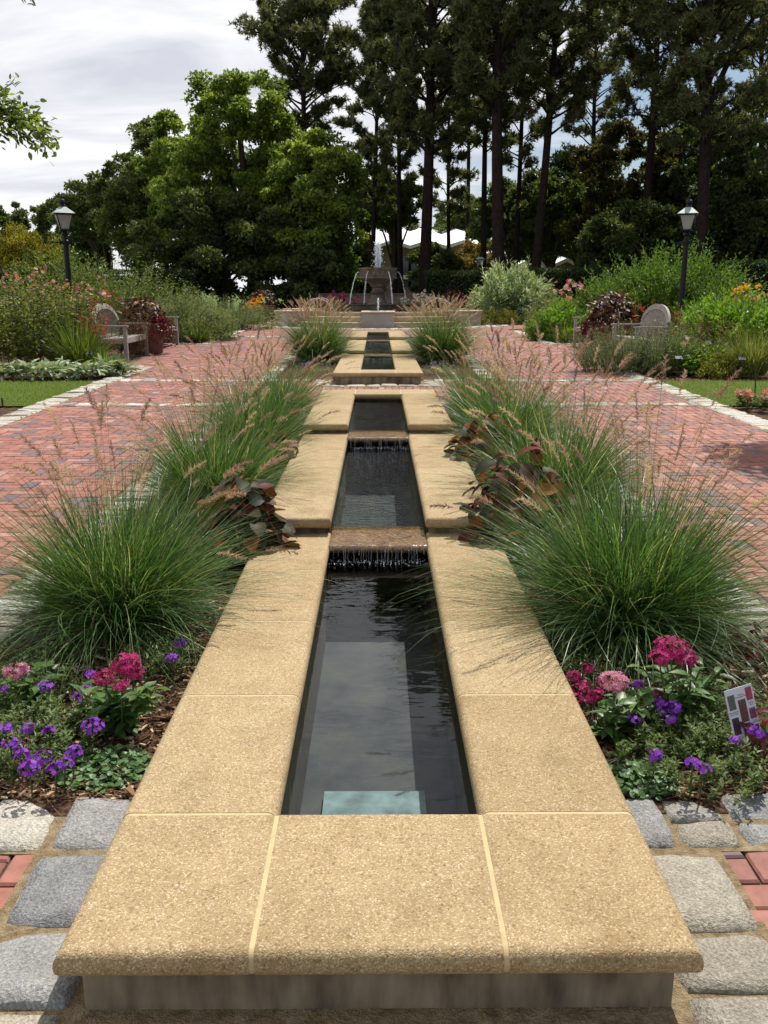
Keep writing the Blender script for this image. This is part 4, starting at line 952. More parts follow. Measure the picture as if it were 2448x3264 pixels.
def shrub(name, label, x, y, rx, ry, h, mat, n, L, W, clumps=60, cr=.28, up=.3, z=None, cat='shrub', spiky=0, lobed=True, bottom=.0, tone0=.45, dirn=None, parts=True, droop=0.0, group=None):
    """leaf clumps spread through a mound; spiky adds upright shoots that break the outline"""
    z = float(gz(y)) if z is None else z; t = thing(name, label, cat, (x, y, z), group)
    mb = MB(); d = sph(clumps, .05); f = U(.35, 1.0, clumps) ** .6
    S = np.array([rx, ry, h * (1 - bottom)]); cc = np.array([x, y, z + h * bottom]) + d * f[:, None] * S * U(.85, 1.05, (clumps, 1))
    ct = NR(0, .13, clumps); csz = cr * U(.7, 1.3, clumps) * min(rx, h)
    idx = rng.integers(clumps, size=n); q = unit(NR(0, 1, (n, 3))) * (U(0, 1, n) ** .45)[:, None]
    P = cc[idx] + q * csz[idx][:, None]; P[:, 2] = np.maximum(P[:, 2], z + .02)
    out = unit(P - np.array([x, y, z]))
    D = unit(out * .7 + NR(0, .7, (n, 3)) + [0, 0, up - droop]); Nn = unit(NR(0, .6, (n, 3)) + out * .5 + [0, 0, .6])
    tone = np.clip(tone0 + ct[idx] + NR(0, .17, n), 0, 1)
    leaves2(mb, P, D, Nn, L * U(.7, 1.3, n), W * U(.7, 1.3, n), tone, .2)
    if spiky:
        m = spiky; dd = sph(m, .0); dd[:, 2] = np.abs(dd[:, 2]) * .9 + .25; dd = unit(dd)
        B = np.array([x, y, z + h * bottom]) + dd * S * U(.8, .95, (m, 1)); sl = U(.18, .42, m) * min(rx, h)
        dr = unit(dd * np.array([1, 1, .6]) + NR(0, .25, (m, 3)) + [0, 0, .55])
        k = 14; tt = np.linspace(0, 1, k); PP = (B[:, None] + dr[:, None] * (sl[:, None] * tt[None])[..., None] + NR(0, .02, (m, k, 3)) * L * 3).reshape(-1, 3)
        DD = unit(np.repeat(dr, k, 0) + NR(0, .6, (m * k, 3))); leaves2(mb, PP, DD, unit(NR(0, 1, (m * k, 3))), L * U(.6, 1.1, m * k), W * U(.6, 1.1, m * k), np.clip(tone0 + .12 + NR(0, .15, m * k), 0, 1), .2)
    mb.build('foliage', M[mat], t)
    if parts:
        sb = MB(); m = 16; 
        for k in range(m):
            e = cc[rng.integers(clumps)]; tube(sb, [(x + NR(0, .05 * rx), y + NR(0, .05 * rx), z - .03), (x + (e[0] - x) * .45, y + (e[1] - y) * .45, z + (e[2] - z) * .6), e], np.array([.018, .012, .005]) * max(h, .4), 5)
        sb.build('stems', M['twig'], t)
    return t
def stemmed(name, label, x, y, rx, ry, h, ns, mat, L, W, per=26, flower=None, nfl=0, fr=.04, fk=5, cat='flowering plant', lean=.25, tone0=.45, hvar=.25, seed_heads=0, fspread=1.0, top=.0, group=None, z=None, plume=None):
    """a stand of upright leafy stems, some carrying flowers at the tip"""
    z = float(gz(y)) if z is None else z; t = thing(name, label, cat, (x, y, z), group)
    d = disc(ns, 1.0); base = np.stack([x + d[:, 0] * rx * .85, y + d[:, 1] * ry * .85, np.full(ns, z)], -1)
    az = np.arctan2(d[:, 1], d[:, 0]) + NR(0, .5, ns); q = np.hypot(d[:, 0], d[:, 1])
    H = h * U(1 - hvar, 1.05, ns) * (1.03 - .25 * q ** 2); el = PI / 2 - lean * q * U(.4, 1.3, ns) - np.abs(NR(0, .05, ns))
    sb = MB(); P = ribbons(sb, base, az, el, H, np.full(ns, .006 + .003 * h), lean * .6 * U(.2, 1, ns), 6, U(0, 1, ns), 1.3, side_az=U(0, 6, ns), tipw=.5)
    sb.build('stems', M['stem'], t)
    tt = U(.12 + top, 1.0, (ns, per)); k = np.clip((tt * 6).astype(int), 0, 5); fr_ = tt * 6 - k; ii = np.arange(ns)[:, None]
    pos = (P[ii, k] + (P[ii, k + 1] - P[ii, k]) * fr_[..., None]).reshape(-1, 3); m = len(pos)
    aa = U(0, 6.28, m); D = np.stack([np.cos(aa), np.sin(aa), U(-.2, .8, m)], -1); sz = (1.15 - .5 * tt.ravel())
    mb = MB(); tone = np.clip(tone0 + np.repeat(NR(0, .12, ns), per) + NR(0, .16, m) + .15 * (tt.ravel() - .5), 0, 1)
    leaves2(mb, pos, D, np.array([0, 0, 1.0]) + NR(0, .4, (m, 3)), L * sz * U(.7, 1.3, m), W * sz * U(.7, 1.3, m), tone, .2); mb.build('leaves', M[mat], t)
    if flower and nfl:
        order = np.argsort(-P[:, -1, 2] + NR(0, .15 * h, ns))[:nfl]
        for o in order:
            n = fk; fb = MB(); c = P[o, -1] + NR(0, fr * fspread, (n, 3)); stars(fb, c, unit(NR(0, .6, (n, 3)) + [0, -.4, .6]), fr * U(.6, 1.2, n), 5 if fr < .05 else 6, U(0, 1, n), .6, .3)
            fb.build('flower_head', M[flower], t)
    if seed_heads:
        hb = MB()
        for o in rng.integers(ns, size=seed_heads):
            c = P[o, -1]; lathe(hb, [(0, -.012), (.014, -.006), (.017, .004), (.008, .016), (0, .02)], c, 7, .1)
        hb.build('seed_heads', M['brown_herb'], t)
    if plume:
        pm = MB(); D = unit(P[:, -1] - P[:, -2]); plumes(pm, P[:, -1] - D * .02, D, np.full(ns, plume), np.full(ns, .02 + .02 * plume), 30, .2, U(.2, .9, ns), .004 + .0004 * y); pm.build('flower_spikes', M['plume'], t)
    return t
def tuft(name, label, x, y, R, H, n, mat, W=.012, cat='ornamental grass', up=50, droop=1.1, tone0=.5, z=None, group=None):
    z = float(gz(y)) if z is None else z; t = thing(name, label, cat, (x, y, z), group)
    d = disc(n, .3 * R); base = np.stack([x + d[:, 0], y + d[:, 1], np.full(n, z)], -1); az = np.arctan2(d[:, 1], d[:, 0]) + NR(0, .6, n); q = U(0, 1, n)
    mb = MB(); ribbons(mb, base, az, np.radians(88 - up * q), H * U(.7, 1.2, n), W * U(.7, 1.3, n), droop * q * U(.5, 1.3, n) + .1, 6, np.clip(NR(tone0, .2, n), 0, 1), 1.2, side_az=az + PI / 2 + NR(0, .5, n), z0=z + .01)
    mb.build('blades', M[mat], t); return t

# ================================================================== BEDS BESIDE THE CHANNEL
fg = [(-1.16, 3.75, .60, .80, 2500, 44, 'fountain grass clump behind the pink and magenta pentas across from the plant sign'),
      (1.10, 3.66, .66, .88, 3000, 36, 'widest fountain grass clump, spilling over the coping above the plant sign bed'),
      (-1.08, 5.75, .70, .84, 2100, 60, 'fountain grass clump just past the coleus beside the first weir, golden conifer side'),
      (1.18, 5.65, .74, .88, 2300, 64, 'fountain grass clump between the two coleus plants on the plant sign side'),
      (-1.08, 7.75, .66, .84, 1700, 60, 'fountain grass clump by the second weir on the golden conifer side'),
      (1.16, 7.7, .70, .86, 1800, 66, 'fountain grass clump by the second weir on the plant sign side'),
      (-1.06, 9.7, .60, .76, 1400, 50, 'fountain grass clump at the end of the first bed, golden conifer side'),
      (1.12, 9.65, .64, .78, 1500, 56, 'fountain grass clump at the end of the first bed, plant sign side'),
      (-1.12, 16.6, .85, 1.06, 2100, 190, 'far rounded fountain grass clump with a pink haze of plumes, golden conifer side'),
      (1.16, 16.5, .88, 1.10, 2200, 200, 'far rounded fountain grass clump with a pink haze of plumes, plant sign side')]
for x, y, R, H, nb, npl, lab in fg:
    fountain_grass(x, y, R, H, int(nb * 1.45), int(npl * (1.15 if y < 6 else 1.0 if y < 12 else 1.5)), lab, W=.0050 + .0003 * max(0, y - 4), K=80 if y < 9 else 40)
coleus(-.74, 4.62, .25, .52, 200, 'dark green and rust coleus leaning over the coping at the first weir')
coleus(.80, 4.85, .34, .60, 260, 'burgundy and orange coleus spilling between grass clumps near the first weir')
coleus(.80, 6.7, .28, .54, 170, 'smaller burgundy coleus tucked between the grasses below the second weir')
coleus(-.78, 6.75, .2, .40, 90, 'rusty coleus half buried in grass across the channel from the burgundy ones')
coleus(-.78, 8.75, .17, .3, 60, 'little rusty coleus at the coping edge near the channel end')
# near flowers: positions from the photo on the bed level
def bedpt(vx, vy, dz=0.0):
    r = ray(vx, vy); s = (float(gz(2.8)) + dz - EYE) / r[2]; return r[0] * s, r[1] * s
def split_heads(t, fb_list, mat, name='flower_head'):
    for f in fb_list: f.build(name, mat, t)
def head_at(px, py, vx, vy, rad, n, Yoff=0.0):
    Yoff -= .04; p = at(vx, vy, py + Yoff); rad *= 1.22; n = int(n * 1.4); return (p[0] - px, Yoff, p[2] - float(gz(py)), rad, n)
x, y = bedpt(262, 1590)
pentas(x, y, .24, .13, [head_at(x, y, 272, 1432, .045, 44, .03), head_at(x, y, 225, 1462, .032, 26), head_at(x, y, 290, 1450, .03, 24, .02), head_at(x, y, 262, 1480, .022, 16, -.04)], 'magenta', 'magenta pentas growing before the big grass clump across the channel from the sign')
x, y = bedpt(70, 1540)
pentas(x, y, .2, .13, [head_at(x, y, 34, 1448, .036, 36, .02)], 'pink', 'pale pink pentas at the edge of the bed across the channel from the sign')
x, y = bedpt(1470, 1580)
pentas(x, y, .30, .15, [head_at(x, y, 1450, 1398, .05, 56, .05), head_at(x, y, 1425, 1418, .03, 28), head_at(x, y, 1478, 1418, .035, 34, .03)], 'magenta', 'tallest magenta pentas, with broad flower heads, between the sign and the grass')
x, y = bedpt(1332, 1600)
pentas(x, y, .2, .11, [head_at(x, y, 1326, 1470, .042, 42)], 'pink', 'pink pentas with bright leaves close to the coping on the sign side')
def vb(cx, cy, r, nl, hs, lab, mat='purple'):
    x, y = bedpt(cx, cy); H_ = []
    for a, b, rr, n in hs:
        dz = U(.115, .15); hx, hy = bedpt(a, b, dz); H_.append((hx - x, hy - y, dz, rr * 1.15, int(n * 1.35)))
    verbena(x, y, r, nl, H_, lab, mat)
vb(70, 1645, .19, 1300, [(40, 1612, .02, 14), (62, 1655, .026, 22), (92, 1632, .022, 16), (140, 1645, .02, 16), (10, 1570, .02, 14), (20, 1600, .018, 12), (120, 1655, .02, 16), (50, 1628, .02, 16), (160, 1620, .02, 14)], 'purple verbena spreading over the corner of the mulch beside the cobbles, opposite the sign')
vb(130, 1560, .22, 1200, [(98, 1482, .022, 20), (200, 1568, .03, 30), (60, 1572, .018, 12), (105, 1578, .016, 12), (165, 1508, .014, 8)], 'purple verbena rambling below the pale pink pentas')
vb(350, 1450, .16, 500, [(372, 1425, .02, 18), (387, 1392, .02, 16), (186, 1496, .02, 14), (193, 1460, .02, 12)], 'thin purple verbena beside the coping and the magenta pentas')
vb(1440, 1600, .20, 1200, [(1440, 1505, .032, 30), (1442, 1535, .026, 24), (1450, 1552, .016, 10), (1372, 1550, .02, 14), (1382, 1478, .018, 14), (1455, 1525, .022, 18), (1428, 1518, .02, 14)], 'violet verbena cascading between the pink and the tall magenta pentas')
vb(1262, 1500, .13, 500, [(1240, 1462, .022, 18), (1252, 1492, .026, 24), (1270, 1445, .02, 16), (1290, 1498, .02, 16), (1408, 1498, .022, 16), (1345, 1478, .02, 14), (1278, 1512, .018, 14), (1260, 1480, .022, 18), (1300, 1475, .02, 16), (1245, 1510, .02, 14)], 'magenta verbena hugging the coping edge under the grass on the sign side', 'magenta')
vb(1500, 1672, .2, 1200, [(1410, 1625, .022, 18), (1497, 1645, .018, 12), (1520, 1655, .018, 12)], 'purple verbena sprawling behind the cobbles on the sign side')
vb(1600, 1620, .18, 800, [(1622, 1572, .02, 14), (1640, 1580, .018, 12), (1590, 1597, .014, 8)], 'purple verbena with blooms just under the plant sign')
vb(1540, 1560, .2, 900, [], 'flowerless green verbena mat between the sign and the violet blooms')
vb(40, 1500, .2, 800, [(8, 1488, .014, 8)], 'green verbena mat under the grass at the picture edge opposite the sign')
x, y = bedpt(225, 1668); ground_mat(x, y, .15, .13, 620, 'round leaved creeping mint patch beside the coping, opposite the sign')
x, y = bedpt(1375, 1690); ground_mat(x, y, .13, .11, 480, 'round leaved creeping mint patch beside the coping on the sign side')
x, y = bedpt(1345, 1668); t_ = coleus(x, y, .08, .08, 22, 'low rosette of glossy green leaves at the coping on the sign side', (.06, .03), None, 'pentas_leaf', 'leafy_rosette')
x, y = bedpt(1690, 1650); coleus(x, y, .13, .24, 120, 'dark red bedding plant right behind the plant sign', (.06, .022), None, 'red_leaf', 'red_bedding_plant', None, .0)
x, y = bedpt(1650, 1430); coleus(x, y, .14, .16, 90, 'low dark burgundy plant beyond the sign at the kerb', (.05, .03), None, 'red_leaf', 'red_bedding_plant', None, .0)
x, y = bedpt(1330, 1440); coleus(x, y, .05, .16, 16, 'lone upright seedling in the shadow of the grass on the sign side', (.05, .025), None, 'pentas_leaf', 'leafy_rosette')
for s, lab in ((-1, 'small purple flowered verbena before the far grass clump, golden conifer side'), (1, 'small purple flowered verbena before the far grass clump, plant sign side')):
    verbena(s * 1.0, 14.5, .32, 900, [(s * U(-.25, .25), U(-.2, .1), U(.12, .2), .035, 16) for k in range(7)], lab, 'purple', .16)
# bark chips and straw on the mulch
mb = MB(); n = 13000
X = U(.68, 1.6, n) * np.where(U(0, 1, n) < .5, -1, 1); Y = 2.38 + 3.4 * U(0, 1, n) ** 1.35; az = U(0, 6.28, n)
L = np.exp(NR(-3.9, .5, n)); W = L * U(.15, .4, n); Hh = np.minimum(W * .6, .006)
D = np.stack([np.cos(az), np.sin(az), NR(0, .22, n)], -1); S = unit(np.cross(D, [0, 0, 1.0])); Nv = np.cross(S, D); P = np.stack([X, Y, gz(Y) + .008 + U(0, .012, n)], -1)
V = []
for a, b, c in ((-1,-1,-1),(1,-1,-1),(1,1,-1),(-1,1,-1),(-1,-1,1),(1,-1,1),(1,1,1),(-1,1,1)):
    V.append(P + .5 * a * L[:, None] * D + .5 * b * (W * (1 if a < 0 else .6))[:, None] * S + .5 * c * Hh[:, None] * Nv)
V = np.stack(V, 1).reshape(-1, 3); F = (np.array([[0,3,2,1],[4,5,6,7],[0,1,5,4],[1,2,6,5],[2,3,7,6],[3,0,4,7]])[None] + (np.arange(n) * 8)[:, None, None]).reshape(-1, 4)
mb.add(V, F, np.repeat(U(0, 1, n) ** 1.25, 8))
n = 900; X = U(.68, 1.85, n) * np.where(U(0, 1, n) < .5, -1, 1); Y = U(2.36, 2.62, n)
ribbons(mb, np.stack([X, Y, gz(Y) + .016], -1), NR(0, .35, n) + np.where(U(0, 1, n) < .5, 0, PI), NR(.02, .12, n), U(.08, .2, n), np.full(n, .0022), NR(0, .2, n), 4, U(.35, .6, n), z0=.012)
o = mb.build('mulch', M['chips']); o['kind'] = 'stuff'
mb = MB(); n = 5000; s = np.where(U(0, 1, n) < .5, -1, 1); X = s * U(4.3, 9, n); Y = np.where(U(0, 1, n) < .45, U(8.5, 10.85, n), np.where(s > 0, U(13.55, 15.2, n), U(13.4, 14.6, n)))
L = U(.02, .07, n); az = U(0, 6.28, n); ribbons(mb, np.stack([X, Y, gz(Y) - .005], -1), az, U(-.1, .5, n), L, L * .4, NR(.2, .3, n), 2, U(0, .8, n), tipw=.4); o = mb.build('mulch', M['chips']); o['kind'] = 'stuff'
# short grass on the two lawn strips
mb = MB(); n = 46000; s = np.where(U(0, 1, n) < .5, -1, 1); X = s * (4.28 + 4.6 * U(0, 1, n) ** 1.2); Y = U(10.88, 13.52, n)
ribbons(mb, np.stack([X, Y, gz(Y) - .002], -1), U(0, 6.28, n), U(.8, 1.5, n), U(.025, .05, n), np.full(n, .006), U(.1, .8, n), 2, np.clip(NR(.55, .2, n), 0, 1), tipw=.2)
M['turf_blades'] = leafmat('turf_blades', [(0, (.07, .115, .015)), (.5, (.15, .225, .035)), (1, (.24, .30, .07))], .35, .6, .2, 1.2)
o = mb.build('grass', M['turf_blades']); o['kind'] = 'stuff'

# ================================================================== PERENNIAL BEDS, LEFT SIDE OF THE PATH
def X(vx, Y, vy=680): return at(vx, vy, Y)[0]
def ztop(vy, Y): return at(800, vy, Y)[2] - float(gz(Y))
ordn = ['first', 'second', 'third', 'fourth', 'fifth', 'sixth', 'seventh', 'eighth', 'ninth', 'tenth', 'eleventh', 'twelfth']
for k in range(10):
    vx = 12 + k * 27; Y = 13.9 + .25 * math.sin(k * 1.7) + .04 * k; x = X(vx, Y, 810); z = float(gz(Y))
    t = thing('lambs_ear_plant', 'silvery lamb\'s ear, %s from the outer end of the row along the lawn' % ordn[k], 'ground plant', (x, Y, z), 'lamb\'s ear row')
    n = 75; mb = MB(); a = U(0, 6.28, n); rr = U(.02, .22, n); P = np.stack([x + rr * np.cos(a), Y + rr * np.sin(a), z + .04 + U(0, .2, n) * (1 - rr * 2)], -1)
    D = np.stack([np.cos(a), np.sin(a), U(.1, 1.1, n)], -1) + NR(0, .25, (n, 3)); leaves8(mb, P, D, np.array([0, 0, 1.0]) + NR(0, .35, (n, 3)), U(.12, .2, n), U(.045, .075, n), np.clip(NR(.5, .25, n), 0, 1), .12, .45, .4)
    mb.build('leaves', M['lamb'], t)
tuft('daylily_clump', 'small yellowish daylily tuft at the foot of the near bench', X(248, 14.7), 14.7, .35, .38, 160, 'sage', .014, 'plant', 55, 1.4, .6)
tuft('daylily_clump', 'second yellow green tuft by the bench leg and the lamb\'s ears', X(218, 14.9), 14.9, .35, .4, 160, 'lime', .014, 'plant', 55, 1.4, .5)
tuft('strap_leaf_clump', 'dark strappy leaved clump between the seed heads and the near bench', X(165, 15.3), 15.3, .7, .95, 420, 'mid_green', .016, 'plant', 40, 1.0, .45)
stemmed('coneflower_stand', 'tall olive stand of coneflower seed heads at the frame edge above the lamb\'s ears', X(38, 15.9), 15.9, 1.05, .9, 1.62, 150, 'olive', .11, .05, 34, None, 0, seed_heads=60, lean=.2)
stemmed('coneflower_stand', 'olive seed head stand next to the pink lilies and the dark strappy clump', X(112, 16.6), 16.6, .9, .8, 1.5, 120, 'olive', .10, .045, 32, None, 0, seed_heads=45, lean=.2, tone0=.4)
stemmed('lily_stand', 'pink lilies in bloom beside the lamp post near the golden conifer', X(100, 18.6), 18.6, .9, .7, 1.62, 46, 'mid_green', .12, .03, 26, 'rose', 24, .05, 4, tone0=.4, lean=.15)
stemmed('lily_stand', 'few pink lilies right of the lamp base near the golden conifer', X(188, 19.2), 19.2, .45, .4, 1.5, 16, 'mid_green', .12, .03, 22, 'rose', 9, .055, 3, tone0=.4, lean=.15)
stemmed('russet_perennial', 'russet brown perennial behind the arched back of the near bench', X(212, 17.6), 17.6, 1.05, .7, 1.35, 130, 'brown_herb', .07, .018, 30, None, 0, lean=.25)
stemmed('russet_perennial', 'russet perennial around the foot of the lamp post by the pink lilies', X(165, 18.0), 18.0, .8, .6, 1.25, 90, 'brown_herb', .07, .018, 28, None, 0, lean=.25, tone0=.5)
for vx, Y, h in ((210, 16.3, .95), (203, 15.9, .75), (238, 18.6, 1.25)):
    stemmed('red_salvia', {210: 'red salvia spikes beside the arched back of the near bench', 203: 'lower red salvia at the near end of the bench back', 238: 'red salvia just above the bench arch by the coleus ball'}[vx], X(vx, Y), Y, .22, .2, h, 14, 'brown_herb', .06, .02, 16, 'red_petal', 9, .02, 10, lean=.2, fspread=2.0)
shrub('green_shrub', 'airy bright green shrub between lamp post and golden conifer', X(125, 23.5), 23.5, 1.7, 1.2, ztop(548, 23.5), 'mid_green', 9000, .10, .045, 130, .22, .4, spiky=30, tone0=.52)
shrub('green_shrub', 'low leafy shrub below the golden conifer at the frame edge', X(20, 24), 24, 2.2, 1.2, ztop(610, 24), 'mid_green', 7000, .10, .045, 110, .25, .3, spiky=20, tone0=.45)
stemmed('butterfly_bush', 'tall feathery green bush with faded flower spikes beside the lamp post', X(232, 24), 24, 1.9, 1.4, ztop(542, 24), 170, 'mid_green', .13, .035, 46, lean=.35, tone0=.55)
stemmed('butterfly_bush', 'feathery green bush sloping down towards the planter', X(292, 23), 23, 1.3, 1.1, ztop(585, 23), 110, 'mid_green', .12, .035, 42, lean=.4, tone0=.5)
shrub('white_dotted_shrub', 'dark leafy mound dotted with white flowers behind the russet plants', X(222, 20.5), 20.5, 1.3, .8, 1.45, 'mid_green', 5000, .08, .04, 80, .25, .3, tone0=.4)
shrub('spirea_mound', 'pale sage green mounded shrub past the second bench', X(402, 22.5), 22.5, 1.15, .9, ztop(640, 22.5), 'sage', 8000, .085, .022, 130, .22, .45, spiky=60, tone0=.62)
shrub('spirea_mound', 'pale sage mound at the kerb corner by the brick bay', X(455, 22.9), 22.9, .75, .65, ztop(672, 22.9), 'sage', 4500, .08, .02, 90, .22, .4, spiky=40, tone0=.55)
tuft('daylily_clump', 'dark green strap leaf tuft low against the sage mound by the second bench', X(425, 21.9), 21.9, .55, .55, 220, 'mid_green', .02, 'plant', 50, 1.3, .5)
stemmed('tall_weedy_perennial', 'upright green perennials in front of the clipped hedge behind the sage mound', X(360, 28), 28, 1.6, .8, ztop(607, 28), 90, 'mid_green', .13, .04, 34, lean=.12, tone0=.5)
stemmed('meadow_grass', 'wispy meadow grass bank sloping towards the fountain', X(452, 27.5), 27.5, 1.8, 1.0, ztop(630, 27.5), 200, 'sage', .14, .014, 30, lean=.3, tone0=.5, cat='ornamental grass')
stemmed('meadow_grass', 'lower green grass bank behind the plaza kerb', X(520, 29.5), 29.5, 1.4, .9, ztop(655, 29.5), 150, 'mid_green', .14, .016, 28, lean=.3, tone0=.5, cat='ornamental grass')
shrub('edging_mound', 'low mixed green edging plant along the plaza kerb', X(540, 28), 28.0, .9, .4, .4, 'sage', 2500, .06, .02, 50, .3, .3, tone0=.5)
stemmed('canna_stand', 'orange flowered canna near the distant planter', X(551, 33), 33, .3, .3, ztop(645, 33), 9, 'mid_green', .28, .1, 7, 'orange', 5, .1, 4, lean=.1)
# coleus ball and trailing vine in the planters
def ballpot(px, py, r, h, lab, n=420, z=None): return coleus(px, py, r, h, n, lab, (.10, .08), (float(gz(py)) + .60) if z is None else z, 'brown_coleus', 'coleus_ball', None, .25)
M['brown_coleus'] = leafmat('dark_brown_coleus_leaves', [(0, (.018, .010, .008)), (.45, (.055, .022, .014)), (.75, (.12, .045, .018)), (.92, (.20, .10, .03)), (1, (.33, .22, .05))], .35, .5, .35, 1.2)
ballpot(-4.85, 18.75, .44, .58, 'dark brown coleus ball topping the planter between the benches by the pink lilies')
ballpot(4.75, 18.45, .50, .68, 'russet coleus ball topping the planter under the big green shrub', 520)
p = at(568, 650, 36); ballpot(p[0], 36, .5, .7, 'dark coleus ball in the distant planter by the orange canna', 260)
p = at(976, 650, 37); ballpot(p[0], 37, .5, .75, 'dark coleus ball in the distant planter beside the pink cleome', 260)
def trailer(px, py, sx, lab):
    z = float(gz(py)) + .6; t = thing('trailing_vine', lab, 'plant', (px, py, z)); n = 700; a = NR(0, .9, n) + (0 if sx > 0 else PI); q = U(0, 1, n)
    r = .32 + .22 * np.sin(np.clip(q * 1.6, 0, 1.57)); P = np.stack([px + r * np.cos(a), py + r * np.sin(a) - .08, z + .12 - .62 * q ** 1.5 * U(.3, 1, n)], -1) + NR(0, .035, (n, 3))
    mb = MB(); leaves2(mb, P, NR(0, 1, (n, 3)) + [0, 0, -.3], unit(NR(0, .6, (n, 3)) + [0, 0, 1]), U(.045, .08, n), U(.03, .05, n), np.clip(NR(.5, .25, n), 0, 1)); mb.build('leaves', M['red_leaf'], t)
    sb = MB()
    for k in range(12):
        aa = NR(0, .8) + (0 if sx > 0 else PI); c, s_ = math.cos(aa), math.sin(aa); tube(sb, [(px + .2 * c, py + .2 * s_, z), (px + .46 * c, py + .46 * s_, z + .05), (px + .52 * c, py + .52 * s_, z - .35)], .005, 4)
    sb.build('stems', M['twig'], t)
trailer(-4.80, 18.75, 1, 'burgundy vine trailing over the planter rim between the benches by the lilies')
trailer(4.70, 18.45, -1, 'burgundy vine trailing over the planter rim below the russet coleus ball')
p = at(596, 668, 35.5); coleus(p[0], 35.5, .5, .55, 160, 'low burgundy shrub beside the distant planter and orange canna', (.1, .06), None, 'red_leaf', 'red_bedding_plant')
# ================================================================== PERENNIAL BEDS, RIGHT SIDE OF THE PATH
shrub('variegated_bamboo', 'big dome of pale variegated drooping leaves right of the fountain', X(1103, 34), 34, 1.62, 1.5, ztop(580, 34), 'bamboo', 9000, .26, .055, 150, .24, .1, spiky=40, tone0=.55, droop=.35, bottom=.12)
M['yellow_green'] = leafmat('yellow_green_leaves', [(0, (.05, .06, .012)), (.5, (.13, .15, .025)), (1, (.30, .28, .05))], .35, .6, .25, 1.2)
shrub('goldenrod_edging', 'low yellow green mounded edging beside the fountain box', X(1073, 32.2), 32.2, .95, .7, ztop(668, 32.2), 'yellow_green', 4000, .09, .02, 70, .3, .4, tone0=.5)
shrub('edging_mound', 'low dull green mound between the fountain box and the lawn patch', X(1128, 32.6), 32.6, .8, .6, ztop(672, 32.6), 'sage', 3000, .09, .02, 60, .3, .4, tone0=.3)
stemmed('dark_flower_stand', 'dusky brown flowered perennials before the clipped hedge by the pink lilies', X(1205, 29), 29, 1.0, .8, ztop(612, 29), 70, 'olive', .10, .03, 30, None, 0, lean=.2, seed_heads=20, tone0=.35)
stemmed('lily_stand', 'tall pink lilies between variegated dome and big green shrub', X(1238, 25), 25, .6, .5, ztop(612, 25), 22, 'mid_green', .15, .035, 26, 'rose', 9, .075, 4, tone0=.5, lean=.15)
stemmed('yellow_daisy_stand', 'green stand with small yellow orange flowers below the tall pink lilies', X(1195, 24.3), 24.3, .85, .6, ztop(650, 24.3), 90, 'mid_green', .12, .04, 28, 'orange', 9, .035, 3, tone0=.55)
shrub('leafy_perennial', 'bright leafy perennial by the far bench end towards the fountain', X(1225, 22.6), 22.6, .9, .7, ztop(660, 22.6), 'lime', 4500, .11, .045, 70, .28, .3, tone0=.42)
tuft('daylily_clump', 'arching strap leaf clump at the plaza kerb corner across from the sage mound', X(1172, 23.8), 23.8, .7, .75, 320, 'mid_green', .02, 'plant', 55, 1.3, .55)
tuft('daylily_clump', 'sage green tufted edging by the kerb before the far bench', X(1205, 22.4), 22.4, .5, .5, 240, 'sage', .016, 'plant', 55, 1.3, .5)
tuft('daylily_clump', 'strap leaf tuft at the open end of the far bench', X(1222, 21.8), 21.8, .45, .5, 200, 'mid_green', .018, 'plant', 50, 1.2, .5)
shrub('big_shrub', 'very large fresh green shrub behind the lamp post', X(1452, 25.5), 25.5, 2.75, 2.0, ztop(552, 25.5), 'big_shrub', 26000, .12, .045, 260, .2, .35, spiky=170, tone0=.5)
shrub('big_shrub', 'side mass of fresh green shrub sloping towards the tall pink lilies', X(1322, 24.6), 24.6, 1.35, 1.1, ztop(605, 24.6), 'big_shrub', 8000, .11, .042, 110, .24, .35, spiky=60, tone0=.5)
shrub('lime_perennial', 'lime green leafy mass with a few pink blooms at the frame edge', X(1600, 17.2), 17.2, 1.25, 1.1, ztop(648, 17.2), 'lime', 9500, .12, .045, 130, .24, .45, spiky=70, tone0=.5)
shrub('lime_perennial', 'lower lime green mass around the lamp foot', X(1530, 18.6), 18.6, .95, .8, ztop(662, 18.6), 'lime', 6000, .11, .042, 90, .26, .45, spiky=50, tone0=.45)
stemmed('lily_stand', 'two pink lilies over the lime green leaves', X(1610, 17.6), 17.6, .3, .3, ztop(640, 17.6), 6, 'lime', .12, .03, 20, 'rose', 4, .085, 4, lean=.12)
M['yellow_petal'] = leafmat('yellow_petals', [(0, (.62, .30, .015)), (1, (.80, .50, .04))], .35, .6, .2, .8)
stemmed('yellow_daisy_stand', 'golden yellow flowers at the frame edge beyond the lime green leaves', X(1645, 21), 21, .7, .5, ztop(603, 21), 40, 'mid_green', .12, .04, 26, 'yellow_petal', 14, .05, 6, tone0=.5)
stemmed('russet_perennial', 'russet seedy perennials before the lime green mass', X(1500, 16.6), 16.6, 1.0, .7, ztop(675, 16.6), 150, 'brown_herb', .07, .018, 34, None, 0, lean=.28, tone0=.55)
stemmed('red_salvia', 'red salvia beside the russet coleus ball and the lamp', X(1408, 18.9), 18.9, .5, .4, ztop(655, 18.9), 30, 'brown_herb', .07, .02, 24, 'red_petal', 16, .024, 9, lean=.22, fspread=2.0)
stemmed('lavender_bush', 'airy grey green bush with tiny pale flowers in front of the near bench', X(1372, 14.9), 14.9, .95, .7, ztop(688, 14.9), 520, 'sage', .055, .012, 34, 'cream', 30, .011, 3, lean=.5, tone0=.45, hvar=.45)
stemmed('lavender_bush', 'lower airy bush between the lavender-like bush and the dark spike', X(1440, 14.8), 14.8, .55, .45, ztop(712, 14.8), 200, 'sage', .055, .012, 30, None, 0, lean=.5, tone0=.4)
